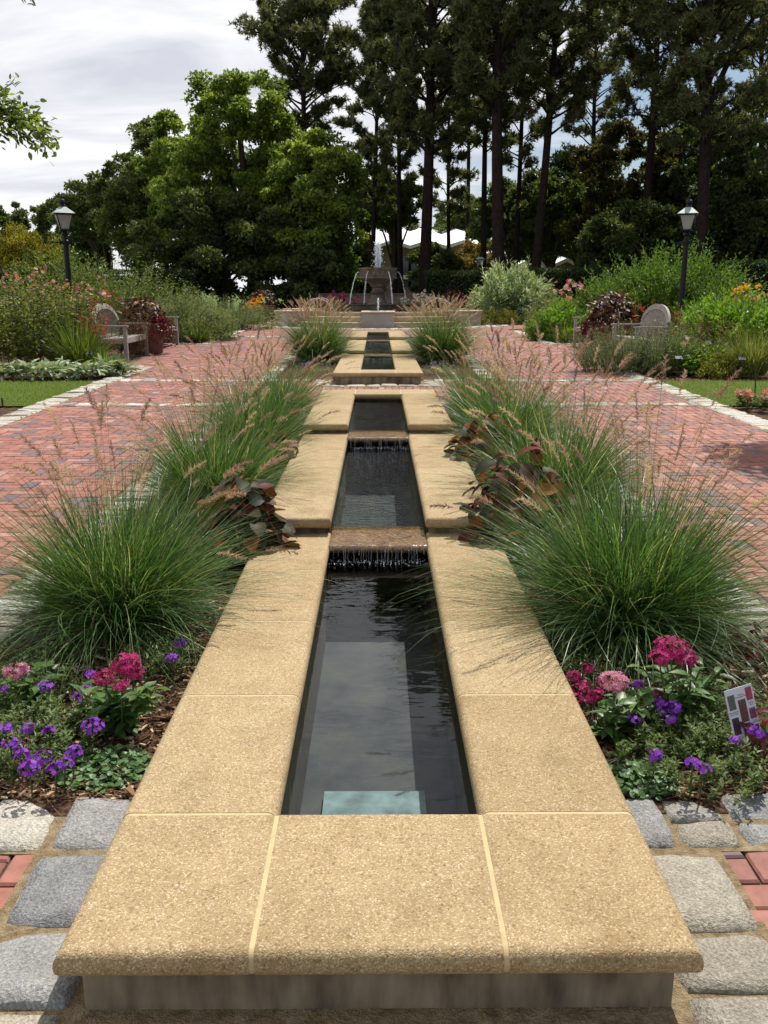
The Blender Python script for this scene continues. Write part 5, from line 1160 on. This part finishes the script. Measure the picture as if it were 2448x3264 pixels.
stemmed('lily_spike', 'single dark leafy lily spike beside the lavender-like bush', X(1447, 14.2), 14.2, .05, .05, ztop(685, 14.2), 2, 'mid_green', .12, .02, 90, lean=.05, tone0=.35, cat='plant')
stemmed('yellow_hosta', 'yellow lime leafy clump with a pale trumpet flower near the mulch', X(1482, 14.6), 14.6, .42, .3, ztop(740, 14.6), 40, 'lime', .12, .07, 9, 'cream', 1, .06, 4, lean=.5, tone0=.75)
shrub('low_perennial', 'glossy low leafy perennial between the tag and the striped grass', X(1545, 14.7), 14.7, .5, .4, ztop(748, 14.7), 'mid_green', 2200, .10, .04, 50, .3, .4, tone0=.6)
shrub('low_perennial', 'yellowing low foliage at the mulch edge before the glossy perennial', X(1572, 14.2), 14.2, .45, .3, ztop(768, 14.2), 'yellow_green', 1800, .06, .025, 50, .3, .4, tone0=.6)
M['striped'] = leafmat('striped_grass_blades', [(0, (.04, .07, .012)), (.4, (.12, .16, .03)), (1, (.36, .38, .13))], .35, .5, .3, 1.1)
tuft('striped_grass', 'yellow striped upright grass clump at the frame edge above the lawn', X(1635, 14.3), 14.3, .65, ztop(712, 14.3) * 1.05, 620, 'striped', .012, up=35, droop=1.0)
stemmed('pink_pentas_bush', 'pink flowered bush peeking in at the frame edge beside the lawn stake', X(1668, 10.6), 10.6, .3, .3, ztop(845, 10.6), 26, 'mid_green', .08, .035, 20, 'rose', 10, .03, 8, lean=.3)
# flowers around the back of the fountain
for vx, Y, nm, col, lab in ((1010, 39, 'cleome', 'rose', 'pink cleome behind the fountain pool beside the distant planter'), (1040, 38.6, 'cleome', 'magenta', 'magenta cleome between fountain and variegated dome'), (900, 39.5, 'white_flower_stand', 'cream', 'pale dotted flowers behind the fountain pool'), (730, 39.5, 'cleome', 'magenta', 'purple pink cleome behind the fountain pool near the broadleaf trees')):
    stemmed(nm, lab, X(vx, Y), Y, 1.0, .5, ztop(636, Y), 34, 'mid_green', .14, .05, 20, col, 22, .07, 5, lean=.15, tone0=.4)
# clipped hedge
def hedge(x0, x1, Y, h, label, dens=900, depth=1.4):
    z = FZ; t = thing('clipped_hedge', label, 'hedge', ((x0 + x1) / 2, Y, z), 'clipped hedge lengths')
    core = MB(); box(core, ((x0 + x1) / 2, Y, z + h / 2 - .1), (x1 - x0 - .1, depth - .3, h - .1)); core.build('branch_core', M['hedge_core'], t)
    n = int((x1 - x0) * dens); mb = MB(); f = U(0, 1, n); px = U(x0, x1, n)
    top = f < .32; py = np.where(top, U(-.5, .5, n) * depth, -depth / 2 + NR(0, .05, n)); pz = np.where(top, h + NR(0, .05, n), U(0, 1, n) * h)
    P = np.stack([px, Y + py, z + pz], -1); out = np.where(top[:, None], [0, 0, 1.0], [0, -1.0, 0.0])
    leaves2(mb, P, unit(NR(0, .8, (n, 3)) + out * .6), unit(out + NR(0, .5, (n, 3))), U(.09, .16, n), U(.05, .09, n), np.clip(NR(.5, .22, n), 0, 1)); mb.build('foliage', M['hedge'], t)
M['hedge_core'] = plain('hedge_branches', (.010, .014, .007), .95, .1, .4, 5)
a = lambda v, Y: at(v, 600, Y)[0]
hedge(a(-60, 40), a(135, 40), 40, ztop(586, 40), 'long clipped hedge below the golden conifer')
hedge(a(120, 43), a(430, 43), 43, ztop(588, 43), 'clipped hedge below the garden house and tall broadleaf trees')
hedge(a(918, 46), a(1040, 46), 46, ztop(590, 46), 'dark clipped hedge just right of the fountain bowl')
hedge(a(1040, 46), a(1330, 46), 46, ztop(584, 46), 'clipped hedge below the three white gables', 700)
hedge(a(1560, 40), a(1720, 40), 40, ztop(568, 40), 'taller clipped hedge at the frame edge beyond the big green shrub')
# ================================================================== TREES
def pine(label, bx, tx, Y, H, zc, R, r0, name='pine_tree', nbr=55, dens=1.0, lean2=0.0, fork=None, tone0=.53, bushy=1.0, group=None, mat='pine'):
    """tall bare trunk with whorled, rising limbs that carry needle tufts"""
    z = FZ; p = at(bx, 590, Y); x = p[0]; p2 = at(tx, 100, Y); zz2 = p2[2] - z
    t = thing(name, label, 'tree', (x, Y, z), group); r0 = r0 * .82; zc = zc - 1.3
    k = (p2[0] - x) / max(zz2, 1)
    hs = np.linspace(0, H, 14); sx = U(-1, 1) * .25
    tp = np.stack([x + k * hs + sx * np.sin(hs / H * 3.0) * .6, Y + .3 * np.sin(hs * .21 + x), z - .1 + hs], -1)
    rad = r0 * (1 - .72 * (hs / H) ** 1.15); rad[0] *= 1.25
    tb = MB(); tube(tb, tp, rad, 10, .5)
    def trunk(h): return np.array([np.interp(h, hs, tp[:, i]) for i in range(3)])
    lb = MB(); TP = []; TD = []
    limbs = []
    for i in range(nbr):
        f = (i + U(0, 1)) / nbr; h = zc + (H - zc) * f ** .95
        prof = (.55 + .9 * f) if f < .4 else (1.0 - ((f - .4) / .6) ** 2.2 * .82)
        limbs.append((h, i * 2.4 + NR(0, .5), R * prof * U(.55, 1.12), U(.05, .55) + .35 * f, r0 * (.3 - .17 * f)))
    for h, a in (fork or []): limbs.append((h, a, R * 1.25, .85, r0 * .55))
    for h, a, L, e0, rb in limbs:
        n = 8; s = np.linspace(0, 1, n); e = e0 + .35 * np.sin(s * 2.5 + U(0, 2)); aa = a + np.cumsum(NR(0, .16, n))
        st = np.stack([np.cos(e) * np.cos(aa), np.cos(e) * np.sin(aa), np.sin(e)], -1) * L / (n - 1); st[0] = 0
        P = trunk(h) + np.cumsum(st, 0); tube(lb, P, max(rb, .03) * (1 - .8 * s), 5, .5)
        m = max(5, int(8.6 * dens * L / 3))
        for j in range(m):
            s0 = U(.3, 1.0) ** .8; q = np.array([np.interp(s0, s, P[:, i]) for i in range(3)]); l2 = L * U(.14, .34) * (1.15 - .45 * s0)
            a2 = a + U(-1.3, 1.3); e2 = U(-.1, .8); d2 = np.array([math.cos(e2) * math.cos(a2), math.cos(e2) * math.sin(a2), math.sin(e2)])
            tube(lb, [q, q + d2 * l2 * .6, q + d2 * l2 + [0, 0, .12 * l2]], [.028, .02, .01], 4, .5, cap=False)
            kk = int(10 * bushy); u = U(.25, 1.05, kk)[:, None]; pts = q + d2 * l2 * u + NR(0, .11 + .05 * l2, (kk, 3)) + [0, 0, .08]
            TP.append(pts); TD.append(np.repeat(d2[None], kk, 0) + NR(0, .5, (kk, 3)) + [0, 0, .45])
    tb.build('trunk', M['bark'], t, smooth=True); 
    TP = np.concatenate(TP); TD = unit(np.concatenate(TD)); n = len(TP); kn = 11
    D = unit(TD[:, None] * .55 + NR(0, .75, (n, kn, 3)) + [0, 0, .15]).reshape(-1, 3); B = np.repeat(TP, kn, 0) + NR(0, .03, (n * kn, 3))
    ctr = trunk((H + zc) / 2); tn = np.clip(tone0 + np.repeat(NR(0, .13, n), kn) + NR(0, .14, n * kn), 0, 1)
    side = unit(np.cross(D, NR(0, 1, D.shape))); L = U(.20, .36, n * kn)[:, None]; w = .036
    mb = MB(); V = np.stack([B - side * w, B + side * w, B + D * L], 1).reshape(-1, 3); mb.add(V, np.arange(len(V)).reshape(-1, 3), np.repeat(tn, 3))
    mb.build('crown', M[mat], t); lb.build('limbs', M['bark'], t)
    return t
def broad(label, vx, Y, ztop_, rx, ry, zb, n=26000, clumps=120, L=.215, W=.14, mat='oak', name='broadleaf_tree', r0=.28, tone0=.45, blobs=None, cat='tree', z=None, xx=None, cr=.30, group=None):
    """tapered trunk, limbs, and leaf clumps at uneven heights through the crown"""
    z = FZ if z is None else z; x = at(vx, 590, Y)[0] if xx is None else xx; n = int(n * 1.25)
    t = thing(name, label, cat, (x, Y, z), group); H = ztop_ - z
    ch = (ztop_ - zb) / 2; cz = zb + ch
    nl = 13; ld = sph(nl); zz = np.linspace(-.95, .95, nl) + NR(0, .1, nl); wz = np.sqrt(np.clip(1.05 - np.abs(zz) ** 2.4, .05, 1)) * np.where(zz > .2, 1.12 - .45 * zz, 1.0)
    la = np.arange(nl) * 2.4 + NR(0, .4, nl); lc = np.stack([x + rx * .66 * wz * np.cos(la), Y + ry * .66 * wz * np.sin(la), cz + ch * .86 * zz], -1); lr = rx * U(.30, .46, nl) * (.75 + .25 * wz)
    li = rng.integers(nl, size=clumps); q_ = unit(NR(0, 1, (clumps, 3)) + [0, -.1, .3]); cc = lc[li] + q_ * lr[li][:, None] * U(.55, 1.02, (clumps, 1)) * np.array([1, 1, .8])
    k_ = U(0, 1, clumps) < .3; cc[k_] = (np.array([x, Y, cz]) + sph(clumps) * (U(0, 1, (clumps, 1)) ** .5) * np.array([rx, ry, ch]) * .88)[k_]
    if blobs:
        extra = []
        for bx, by, bz, br in blobs:
            m = clumps // 6; extra.append(np.array([x + bx, Y + by, bz]) + sph(m) * br * U(.3, 1, (m, 1)) ** .6)
        cc = np.concatenate([cc] + extra)
    m = len(cc); ct = NR(0, .12, m); cs = cr * U(.5, 1.15, m) * (rx * .30 + 1.0)
    idx = rng.integers(m, size=n); q = unit(NR(0, 1, (n, 3)) + [0, -.15, .45]) * (U(0, 1, n) ** .33)[:, None] * np.array([1, 1, .65]); P = cc[idx] + q * cs[idx][:, None]
    P[:, 2] = np.maximum(P[:, 2], z + .15)
    D = unit(NR(0, 1, (n, 3)) + q * .6 + [0, 0, -.15]); Nn = unit(NR(0, .7, (n, 3)) + [0, 0, .7])
    mb = MB(); leaves2(mb, P, D, Nn, L * U(.65, 1.3, n), W * U(.65, 1.3, n), np.clip(tone0 + ct[idx] + NR(0, .17, n), 0, 1), .2)
    mb.build('crown', M[mat], t)
    tb = MB(); ht = zb + ch * .9 - z; hs = np.linspace(0, 1, 8); tube(tb, np.stack([x + .25 * np.sin(hs * 3), Y + .2 * np.sin(hs * 2.2), z - .1 + ht * hs], -1), r0 * (1.2 - .8 * hs), 9); tb.build('trunk', M['bark'], t, smooth=True)
    lb = MB()
    for k in range(26):
        e = cc[rng.integers(m)]; s0 = np.array([x, Y, z + ht * U(.35, .95)]); md = (s0 + e) / 2 + [0, 0, .35]; tube(lb, [s0, md, e], [r0 * .38, r0 * .22, .02], 5)
    lb.build('limbs', M['twig'], t)
    return t
zat = lambda vy, Y: at(800, vy, Y)[2]
# pines of the tall grove behind the fountain, from the bank of broadleaf trees to the edge of the picture
pine('pine standing alone behind the broadleaf trees, its round crown against white cloud', 657, 652, 62, zat(3, 62) - FZ, 12.0, 4.7, .36, nbr=67, dens=1.2)
pine('slim dark pine directly over the fountain jet', 868, 866, 56, 18.5, 8.5, 3.2, .22, nbr=55, dens=1.1, tone0=.44)
pine('thick pine just right of the fountain jet', 915, 925, 50, 21.5, 9.3, 4.4, .42, nbr=75, dens=1.2, tone0=.47)
pine('slender low branched pine between the two thickest pines', 972, 976, 62, 17.5, 7.0, 2.7, .19, nbr=50)
pine('slim straight pine close beside the thickest forked pine', 1047, 1052, 56, 21, 10.5, 3.2, .25, nbr=52)
pine('thickest pine, forking high up above the gabled annex', 1082, 1078, 46, 21, 10.3, 4.8, .42, nbr=70, dens=1.2, fork=[(11.2, .3), (11.6, 2.6)])
pine('curving thin pine just right of the thickest forked pine', 1112, 1132, 60, 20.5, 9.6, 3.0, .24, nbr=50)
pine('leaning pine above the middle white gable', 1153, 1192, 50, 20.5, 10.4, 4.2, .32, nbr=62, dens=1.1)
pine('tall pine rising out of the dark woods left of the far lamp lantern', 1384, 1412, 52, 20.5, 10.8, 4.2, .33, nbr=60)
pine('wide branched pine with open spreading limbs above the lamp', 1513, 1532, 45, 19.5, 8.6, 5.2, .40, nbr=62, dens=1.0, fork=[(9.4, .2), (9.8, 2.9), (10.6, 1.2)])
pine('pine crown filling the sky between the jet and the broadleaf trees', 800, 815, 60, 18.5, 7.0, 2.8, .24, nbr=60, dens=1.2, tone0=.45)
pine('pine at the picture edge beyond the tall lamp', 1655, 1650, 56, 20, 8.0, 4.2, .3, nbr=60)
pine('back row pine between leaning pine and tall woods pine', 1275, 1290, 70, 22, 10.5, 3.8, .3, nbr=57)
pine('back row pine seen through the grove over the annex roofs', 1010, 1012, 74, 23, 13, 4.0, .26, nbr=55)
# broadleaf bank to the left of the fountain
broad('biggest broadleaf tree with a tall yellow green peak', 540, 50, zat(163, 50), 4.4, 4.0, 2.0, 48000, 210, blobs=[(-2.8, -1, 6.4, 2.2), (2.0, -1.2, 7.2, 2.0), (.6, -.5, 10.6, 1.9)], r0=.4, tone0=.5, cr=.27)
broad('lighter green broadleaf tree leaning over the building beside the fountain', 690, 47, zat(305, 47), 3.5, 3.2, 1.6, 34000, 160, r0=.3, tone0=.56, blobs=[(-.5, -1, 7.2, 1.8)])
broad('dark rounded broadleaf tree with a knobbly top at the left end of the bank', 348, 60, zat(282, 60), 4.1, 3.5, 2.6, 26000, 140, mat='dark_tree', r0=.35, tone0=.5)
broad('broadleaf crown peeping above its neighbours beside the tallest peak', 418, 56, zat(222, 56), 3.3, 3.0, 4.0, 20000, 110, mat='oak', r0=.3, tone0=.42)
broad('low dark broadleaf tree filling the base of the bank behind the far lamp', 470, 46, zat(440, 46), 4.2, 2.6, FZ + .3, 24000, 120, mat='dark_tree', r0=.25, tone0=.42)
broad('low dark evergreen thicket tree beside the fountain wall', 640, 45, zat(450, 45), 3.0, 2.2, FZ + .2, 18000, 100, mat='dark_tree', r0=.22, tone0=.4)
broad('small dark evergreen in front of the hall left of the jet', 785, 52, zat(545, 52), 1.2, 1.2, FZ + .4, 4500, 60, mat='dark_tree', r0=.12, tone0=.45)
broad('small dark evergreen against the hall between the two pine trunks', 935, 54, zat(532, 54), 1.7, 1.6, FZ + .5, 6500, 60, mat='dark_tree', r0=.14, tone0=.34)
broad('yellowing sapling at the corner of the zigzag roofed hall', 1018, 60, zat(530, 60), 1.7, 1.5, FZ + 2.0, 3600, 46, .2, .12, 'yellow_leaf', r0=.07, tone0=.5, name='sapling')
broad('bright green sapling between the broadleaf bank and the fountain', 748, 48, zat(508, 48), .6, .6, FZ + .8, 1400, 24, .2, .12, 'lime', r0=.05, name='sapling')
# small trees at the far left horizon
for i, (vx, Y, vy, rx, lab) in enumerate(((232, 72, 368, 4.2, 'dark pine group tree beside the dark rounded broadleaf'), (296, 70, 335, 3.4, 'dark evergreen beside the knobbly broadleaf tree'), (185, 80, 425, 3.0, 'low dark evergreen behind the lamp lantern on the horizon'), (118, 95, 440, 2.6, 'conical far tree just beside the lamp lantern'), (70, 100, 436, 3.2, 'far rounded tree above the golden conifer'), (14, 100, 442, 3.0, 'far tree at the picture edge above the golden conifer'), (-50, 90, 425, 4.0, 'far broad tree half outside the picture beyond the golden conifer'))):
    broad(lab, vx, Y, zat(vy, Y), rx, rx * .8, FZ + (1.8 if i > 1 else 3.0), 11000, 80, .32, .16, 'dark_tree', 'evergreen_tree', .25, .5, group='trees on the horizon')
# dark woods closing the right side
for vx, Y, vy, rx, n, mt, tn, lab in ((850, 68, 385, 2.6, 12000, 'dark_tree', .45, 'dark woodland crown behind the fountain jet and the slim pine'), (790, 66, 400, 2.6, 12000, 'dark_tree', .42, 'dark woodland crown between the lighter broadleaf and the slim pine'), (1135, 82, 402, 3.8, 12000, 'dark_tree', .55, 'mid green woodland tree glimpsed between the curving and leaning pines'), (1205, 78, 388, 4.2, 14000, 'dark_tree', .45, 'dark woodland tree above the end gable'), (1250, 66, 330, 4.0, 17000, 'dark_tree', .42, 'dark woodland tree right of the leaning pine'), (1345, 56, 235, 3.9, 22000, 'yellow_oak', .45, 'olive brown woodland tree left of the tall woods pine'), (1440, 58, 230, 4.6, 22000, 'dark_tree', .38, 'dark woodland tree right of the tall woods pine'), (1545, 52, 260, 4.6, 22000, 'dark_tree', .42, 'dark woodland tree right behind the lamp lantern'), (1640, 48, 190, 3.8, 20000, 'dark_tree', .45, 'dark woodland tree at the picture edge'), (1395, 50, 445, 3.8, 15000, 'dark_tree', .34, 'low dark understory tree behind the big green shrub'), (1600, 47, 430, 3.6, 14000, 'dark_tree', .34, 'low dark understory tree at the picture edge behind the lime leaves'), (1105, 66, 400, 3.4, 15000, 'dark_tree', .5, 'mid green woodland tree right behind the curving thin pine'), (1185, 62, 372, 3.2, 15000, 'dark_tree', .46, 'dark woodland tree behind the leaning pine'), (1010, 96, 425, 4.0, 12000, 'dark_tree', .55, 'woodland tree beyond the hall end between the grove trunks'), (1500, 66, 180, 5.0, 20000, 'dark_tree', .42, 'tall airy woodland tree behind the wide branched pine'), (1312, 54, 480, 1.9, 7000, 'dark_tree', .38, 'low dark understory tree over the bright roof end')):
    if mt == 'yellow_oak' and mt not in M: M[mt] = leafmat('olive_brown_leaves', [(0, (.022, .026, .008)), (.5, (.06, .058, .015)), (1, (.14, .12, .03))], .35, .5, .25, 1.3)
    broad(lab, vx, Y, zat(vy, Y), rx, rx * .8, zat(552, Y) if vx in (1105, 1185, 1250, 1010) else zat(490, Y) if vx in (850, 790) else FZ + .6, n, 110, .27, .15, mt, 'woodland_tree', .3, tn, cr=.28, group='woodland trees')
broad('far woodland tree seen over the hall roof between pine trunks', 985, 118, zat(452, 118), 5.0, 4.0, FZ + 2, 9000, 90, .4, .22, 'dark_tree', 'woodland_tree', .3, .6, group='woodland trees')
broad('far woodland tree left over the hall roof behind the slim dark pine', 845, 118, zat(458, 118), 5.0, 4.0, FZ + 2, 9000, 90, .4, .22, 'dark_tree', 'woodland_tree', .3, .6, group='woodland trees')
broad('far woodland tree beyond the annex behind the thickest pine', 1075, 112, zat(432, 112), 5.0, 4.0, FZ + 1, 9000, 90, .4, .22, 'dark_tree', 'woodland_tree', .3, .6, group='woodland trees')
# golden conifer mound
x_ = at(52, 540, 43)[0]; shrub('golden_conifer', 'big golden green rounded conifer at the picture edge', x_, 43, 2.75, 2.4, zat(494, 43) - FZ, 'gold_conifer', 42000, .14, .07, 420, .11, .3, spiky=0, tone0=.6, bottom=.1)
# overhanging oak whose trunk stands outside the frame
zt = float(gz(9.5)); oak = thing('overhanging_oak', 'oak outside the frame reaching one leafy branch into the white sky', 'tree', (-7.2, 9.5, zt))
tb = MB(); tube(tb, [(-7.2, 9.5, zt - .1), (-7.15, 9.45, zt + 1.8), (-7.0, 9.3, zt + 3.4), (-7.1, 9.4, zt + 5.5)], [.24, .2, .16, .08], 10); tb.build('trunk', M['bark'], oak, smooth=True)
lb = MB(); lf = MB(); A = np.array(at(-60, 225, 8.0)); Bp = np.array(at(60, 262, 8.0)); Cp = np.array(at(112, 312, 8.0)); T0 = np.array([-7.05, 9.35, zt + 3.0])
main = np.array([T0, (T0 + A) / 2 + [0, 0, .15], A, (A + Bp) / 2, Bp, Cp]); tube(lb, main, [.09, .05, .022, .014, .010, .004], 6)
def twig(p0, p1, n, spread=.05, ls=(.055, .03)):
    p0 = np.array(p0); p1 = np.array(p1); mid = (p0 + p1) / 2 + NR(0, .02, 3); tube(lb, [p0, mid, p1], [.008, .006, .003], 5)
    s = U(0, 1, n)[:, None]; P = p0 + (p1 - p0) * s + NR(0, spread, (n, 3)); dr = unit(p1 - p0)
    leaves8(lf, P, dr + NR(0, .7, (n, 3)), unit(NR(0, .6, (n, 3)) + [0, -.3, .8]), ls[0] * U(.7, 1.25, n), ls[1] * U(.8, 1.2, n), np.clip(NR(.45, .2, n), 0, 1), .1, .2, .5)
for (a0, b0), (a1, b1), n in (((-40, 240), (30, 178), 55), ((-20, 240), (28, 215), 60), ((0, 252), (50, 232), 80), ((10, 255), (64, 268), 90), ((40, 262), (76, 250), 50), ((50, 270), (92, 262), 55), ((60, 280), (110, 300), 90), ((85, 290), (108, 318), 60), ((-20, 258), (20, 300), 30), ((0, 262), (35, 290), 36), ((20, 272), (62, 302), 34), ((-50, 230), (10, 238), 70), ((-70, 215), (-10, 190), 60)):
    twig(at(a0, b0, 8.0 + U(-.15, .15)), at(a1, b1, 8.0 + U(-.2, .2)), n)
twig(at(10, -25, 8.2), at(75, 0, 8.2), 34, .03)
n = 5200; d = sph(n); P = np.array([-8.6, 9.6, zt + 5.2]) + d * (U(0, 1, (n, 1)) ** .4) * np.array([2.1, 2.6, 2.2]); k = (P[:, 0] < -.47 * P[:, 1] - .4); P = P[k]
leaves2(lf, P, NR(0, 1, P.shape), unit(NR(0, .6, P.shape) + [0, 0, .7]), .12, .07, np.clip(NR(.45, .2, len(P)), 0, 1))
for k in range(14):
    e = P[rng.integers(len(P))]; tube(lb, [(-7.1, 9.4, zt + U(3, 5)), e], [.05, .012], 5)
lb.build('limbs', M['twig'], oak); lf.build('crown', M['oak'], oak)
# tree outside the frame on the other side: it shades the corner of the brick path
zt = float(gz(11)); sh = thing('shade_tree', 'tree outside the frame whose shadow dapples the brick path', 'tree', (7.4, 10.6, zt))
tb = MB(); tube(tb, [(7.4, 10.6, zt - .1), (7.35, 10.6, zt + 2.5), (7.2, 10.5, zt + 5.0), (7.1, 10.4, zt + 7.5)], [.22, .17, .12, .05], 10); tb.build('trunk', M['bark'], sh, smooth=True)
lb = MB(); lf = MB(); cc = np.array([[5.25, 10.2, 5.2], [5.0, 9.9, 4.9], [5.5, 9.4, 5.4], [5.9, 10.6, 5.8], [6.4, 10.0, 6.3], [7.2, 10.5, 7.0], [7.8, 11.2, 6.2], [8.2, 10.0, 5.6], [6.9, 9.2, 5.4], [5.2, 10.9, 5.7], [6.0, 11.4, 6.4]]) + [0, 0, zt]
for c in cc:
    tube(lb, [(7.25, 10.5, zt + 3.2), ((7.25 + c[0]) / 2, (10.5 + c[1]) / 2, c[2] - .2), c], [.08, .05, .015], 5)
    m = 620; q = unit(NR(0, 1, (m, 3))) * (U(0, 1, (m, 1)) ** .45) * np.array([.62, .62, .35]); Pm = c + q; leaves2(lf, Pm, NR(0, 1, (m, 3)), unit(NR(0, .5, (m, 3)) + [0, 0, .8]), .13, .075, np.clip(NR(.45, .2, m), 0, 1))
lb.build('limbs', M['twig'], sh); lf.build('crown', M['oak'], sh)
# ================================================================== SKY, SUN, CAMERA
sc = bpy.context.scene
SUN = unit(np.array([.30, .55, 1.0])); EL = math.asin(SUN[2]); AZ = math.atan2(SUN[0], SUN[1])
w = bpy.data.worlds.new('World'); sc.world = w; w.use_nodes = True; t = w.node_tree; t.nodes.clear()
out = t.nodes.new('ShaderNodeOutputWorld'); sky = t.nodes.new('ShaderNodeTexSky'); sky.sky_type = 'NISHITA'; sky.sun_disc = False
sky.sun_elevation = EL; sky.sun_rotation = AZ; sky.air_density = 1.0; sky.dust_density = 1.0; sky.ozone_density = 1.2
b1 = t.nodes.new('ShaderNodeBackground'); b1.inputs[1].default_value = 0.075; t.links.new(sky.outputs[0], b1.inputs[0])
tc = t.nodes.new('ShaderNodeTexCoord'); sx = t.nodes.new('ShaderNodeSeparateXYZ'); t.links.new(tc.outputs['Generated'], sx.inputs[0])
dz = math_(t, 'ADD', math_(t, 'MAXIMUM', sx.outputs[2], 0.0), .16)
cx = t.nodes.new('ShaderNodeCombineXYZ'); t.links.new(math_(t, 'DIVIDE', sx.outputs[0], dz), cx.inputs[0]); t.links.new(math_(t, 'DIVIDE', sx.outputs[1], dz), cx.inputs[1])
mp = N(t, 'ShaderNodeMapping'); mp.inputs['Rotation'].default_value = (0, 0, math.radians(28)); mp.inputs['Scale'].default_value = (.8, 1.7, 1); t.links.new(cx.outputs[0], mp.inputs[0])
n1 = noise(t, mp.outputs[0], .95, 7, .55); n1.inputs['Distortion'].default_value = .5
n2 = noise(t, cx.outputs[0], .55, 3, .5)
# cloud sheet thick in the west (left), broken up towards the right
side = math_(t, 'MULTIPLY', sx.outputs[0], -.62)
cov = math_(t, 'ADD', math_(t, 'ADD', math_(t, 'MULTIPLY', n1.outputs[0], .9), math_(t, 'MULTIPLY', n2.outputs[0], .35)), side)
fac = ramp(t, cov, [(.47, (0, 0, 0)), (.63, (1, 1, 1))])
n3 = noise(t, mp.outputs[0], 1.5, 6, .55); n3.inputs['Distortion'].default_value = .4
cc_ = ramp(t, n3.outputs[0], [(.34, (.62, .64, .71)), (.47, (.78, .79, .84)), (.60, (.95, .95, .97))])
b2 = t.nodes.new('ShaderNodeBackground'); t.links.new(cc_, b2.inputs[0]); b2.inputs[1].default_value = .92
ms = t.nodes.new('ShaderNodeMixShader'); t.links.new(fac, ms.inputs[0]); t.links.new(b1.outputs[0], ms.inputs[1]); t.links.new(b2.outputs[0], ms.inputs[2]); t.links.new(ms.outputs[0], out.inputs[0])
L = bpy.data.lights.new('sun', 'SUN'); L.energy = 5.0; L.angle = math.radians(.53); L.color = (1.0, .95, .87)
so = bpy.data.objects.new('sun', L); C.objects.link(so); so.rotation_euler = Vector(-SUN).to_track_quat('-Z', 'Y').to_euler(); so.location = (6, 12, 20)
cd = bpy.data.cameras.new('camera'); cam = bpy.data.objects.new('camera', cd); C.objects.link(cam); sc.camera = cam
cd.sensor_fit = 'VERTICAL'; cd.sensor_height = 4.8; cd.lens = FOC / 3264 * 4.8; cd.clip_start = .05; cd.clip_end = 3000
cam.location = (0, 0, EYE); cam.rotation_euler = (PI / 2 - PITCH, 0, -YAW)
sc.view_settings.view_transform = 'Standard'; sc.view_settings.look = 'None'; sc.view_settings.exposure = 0.27; sc.view_settings.gamma = 1
sc.cycles.max_bounces = 10; sc.cycles.transparent_max_bounces = 24; sc.cycles.diffuse_bounces = 4; sc.cycles.caustics_reflective = False; sc.cycles.caustics_refractive = False
sc.cycles.use_denoising = True; sc.cycles.sample_clamp_indirect = 6.0
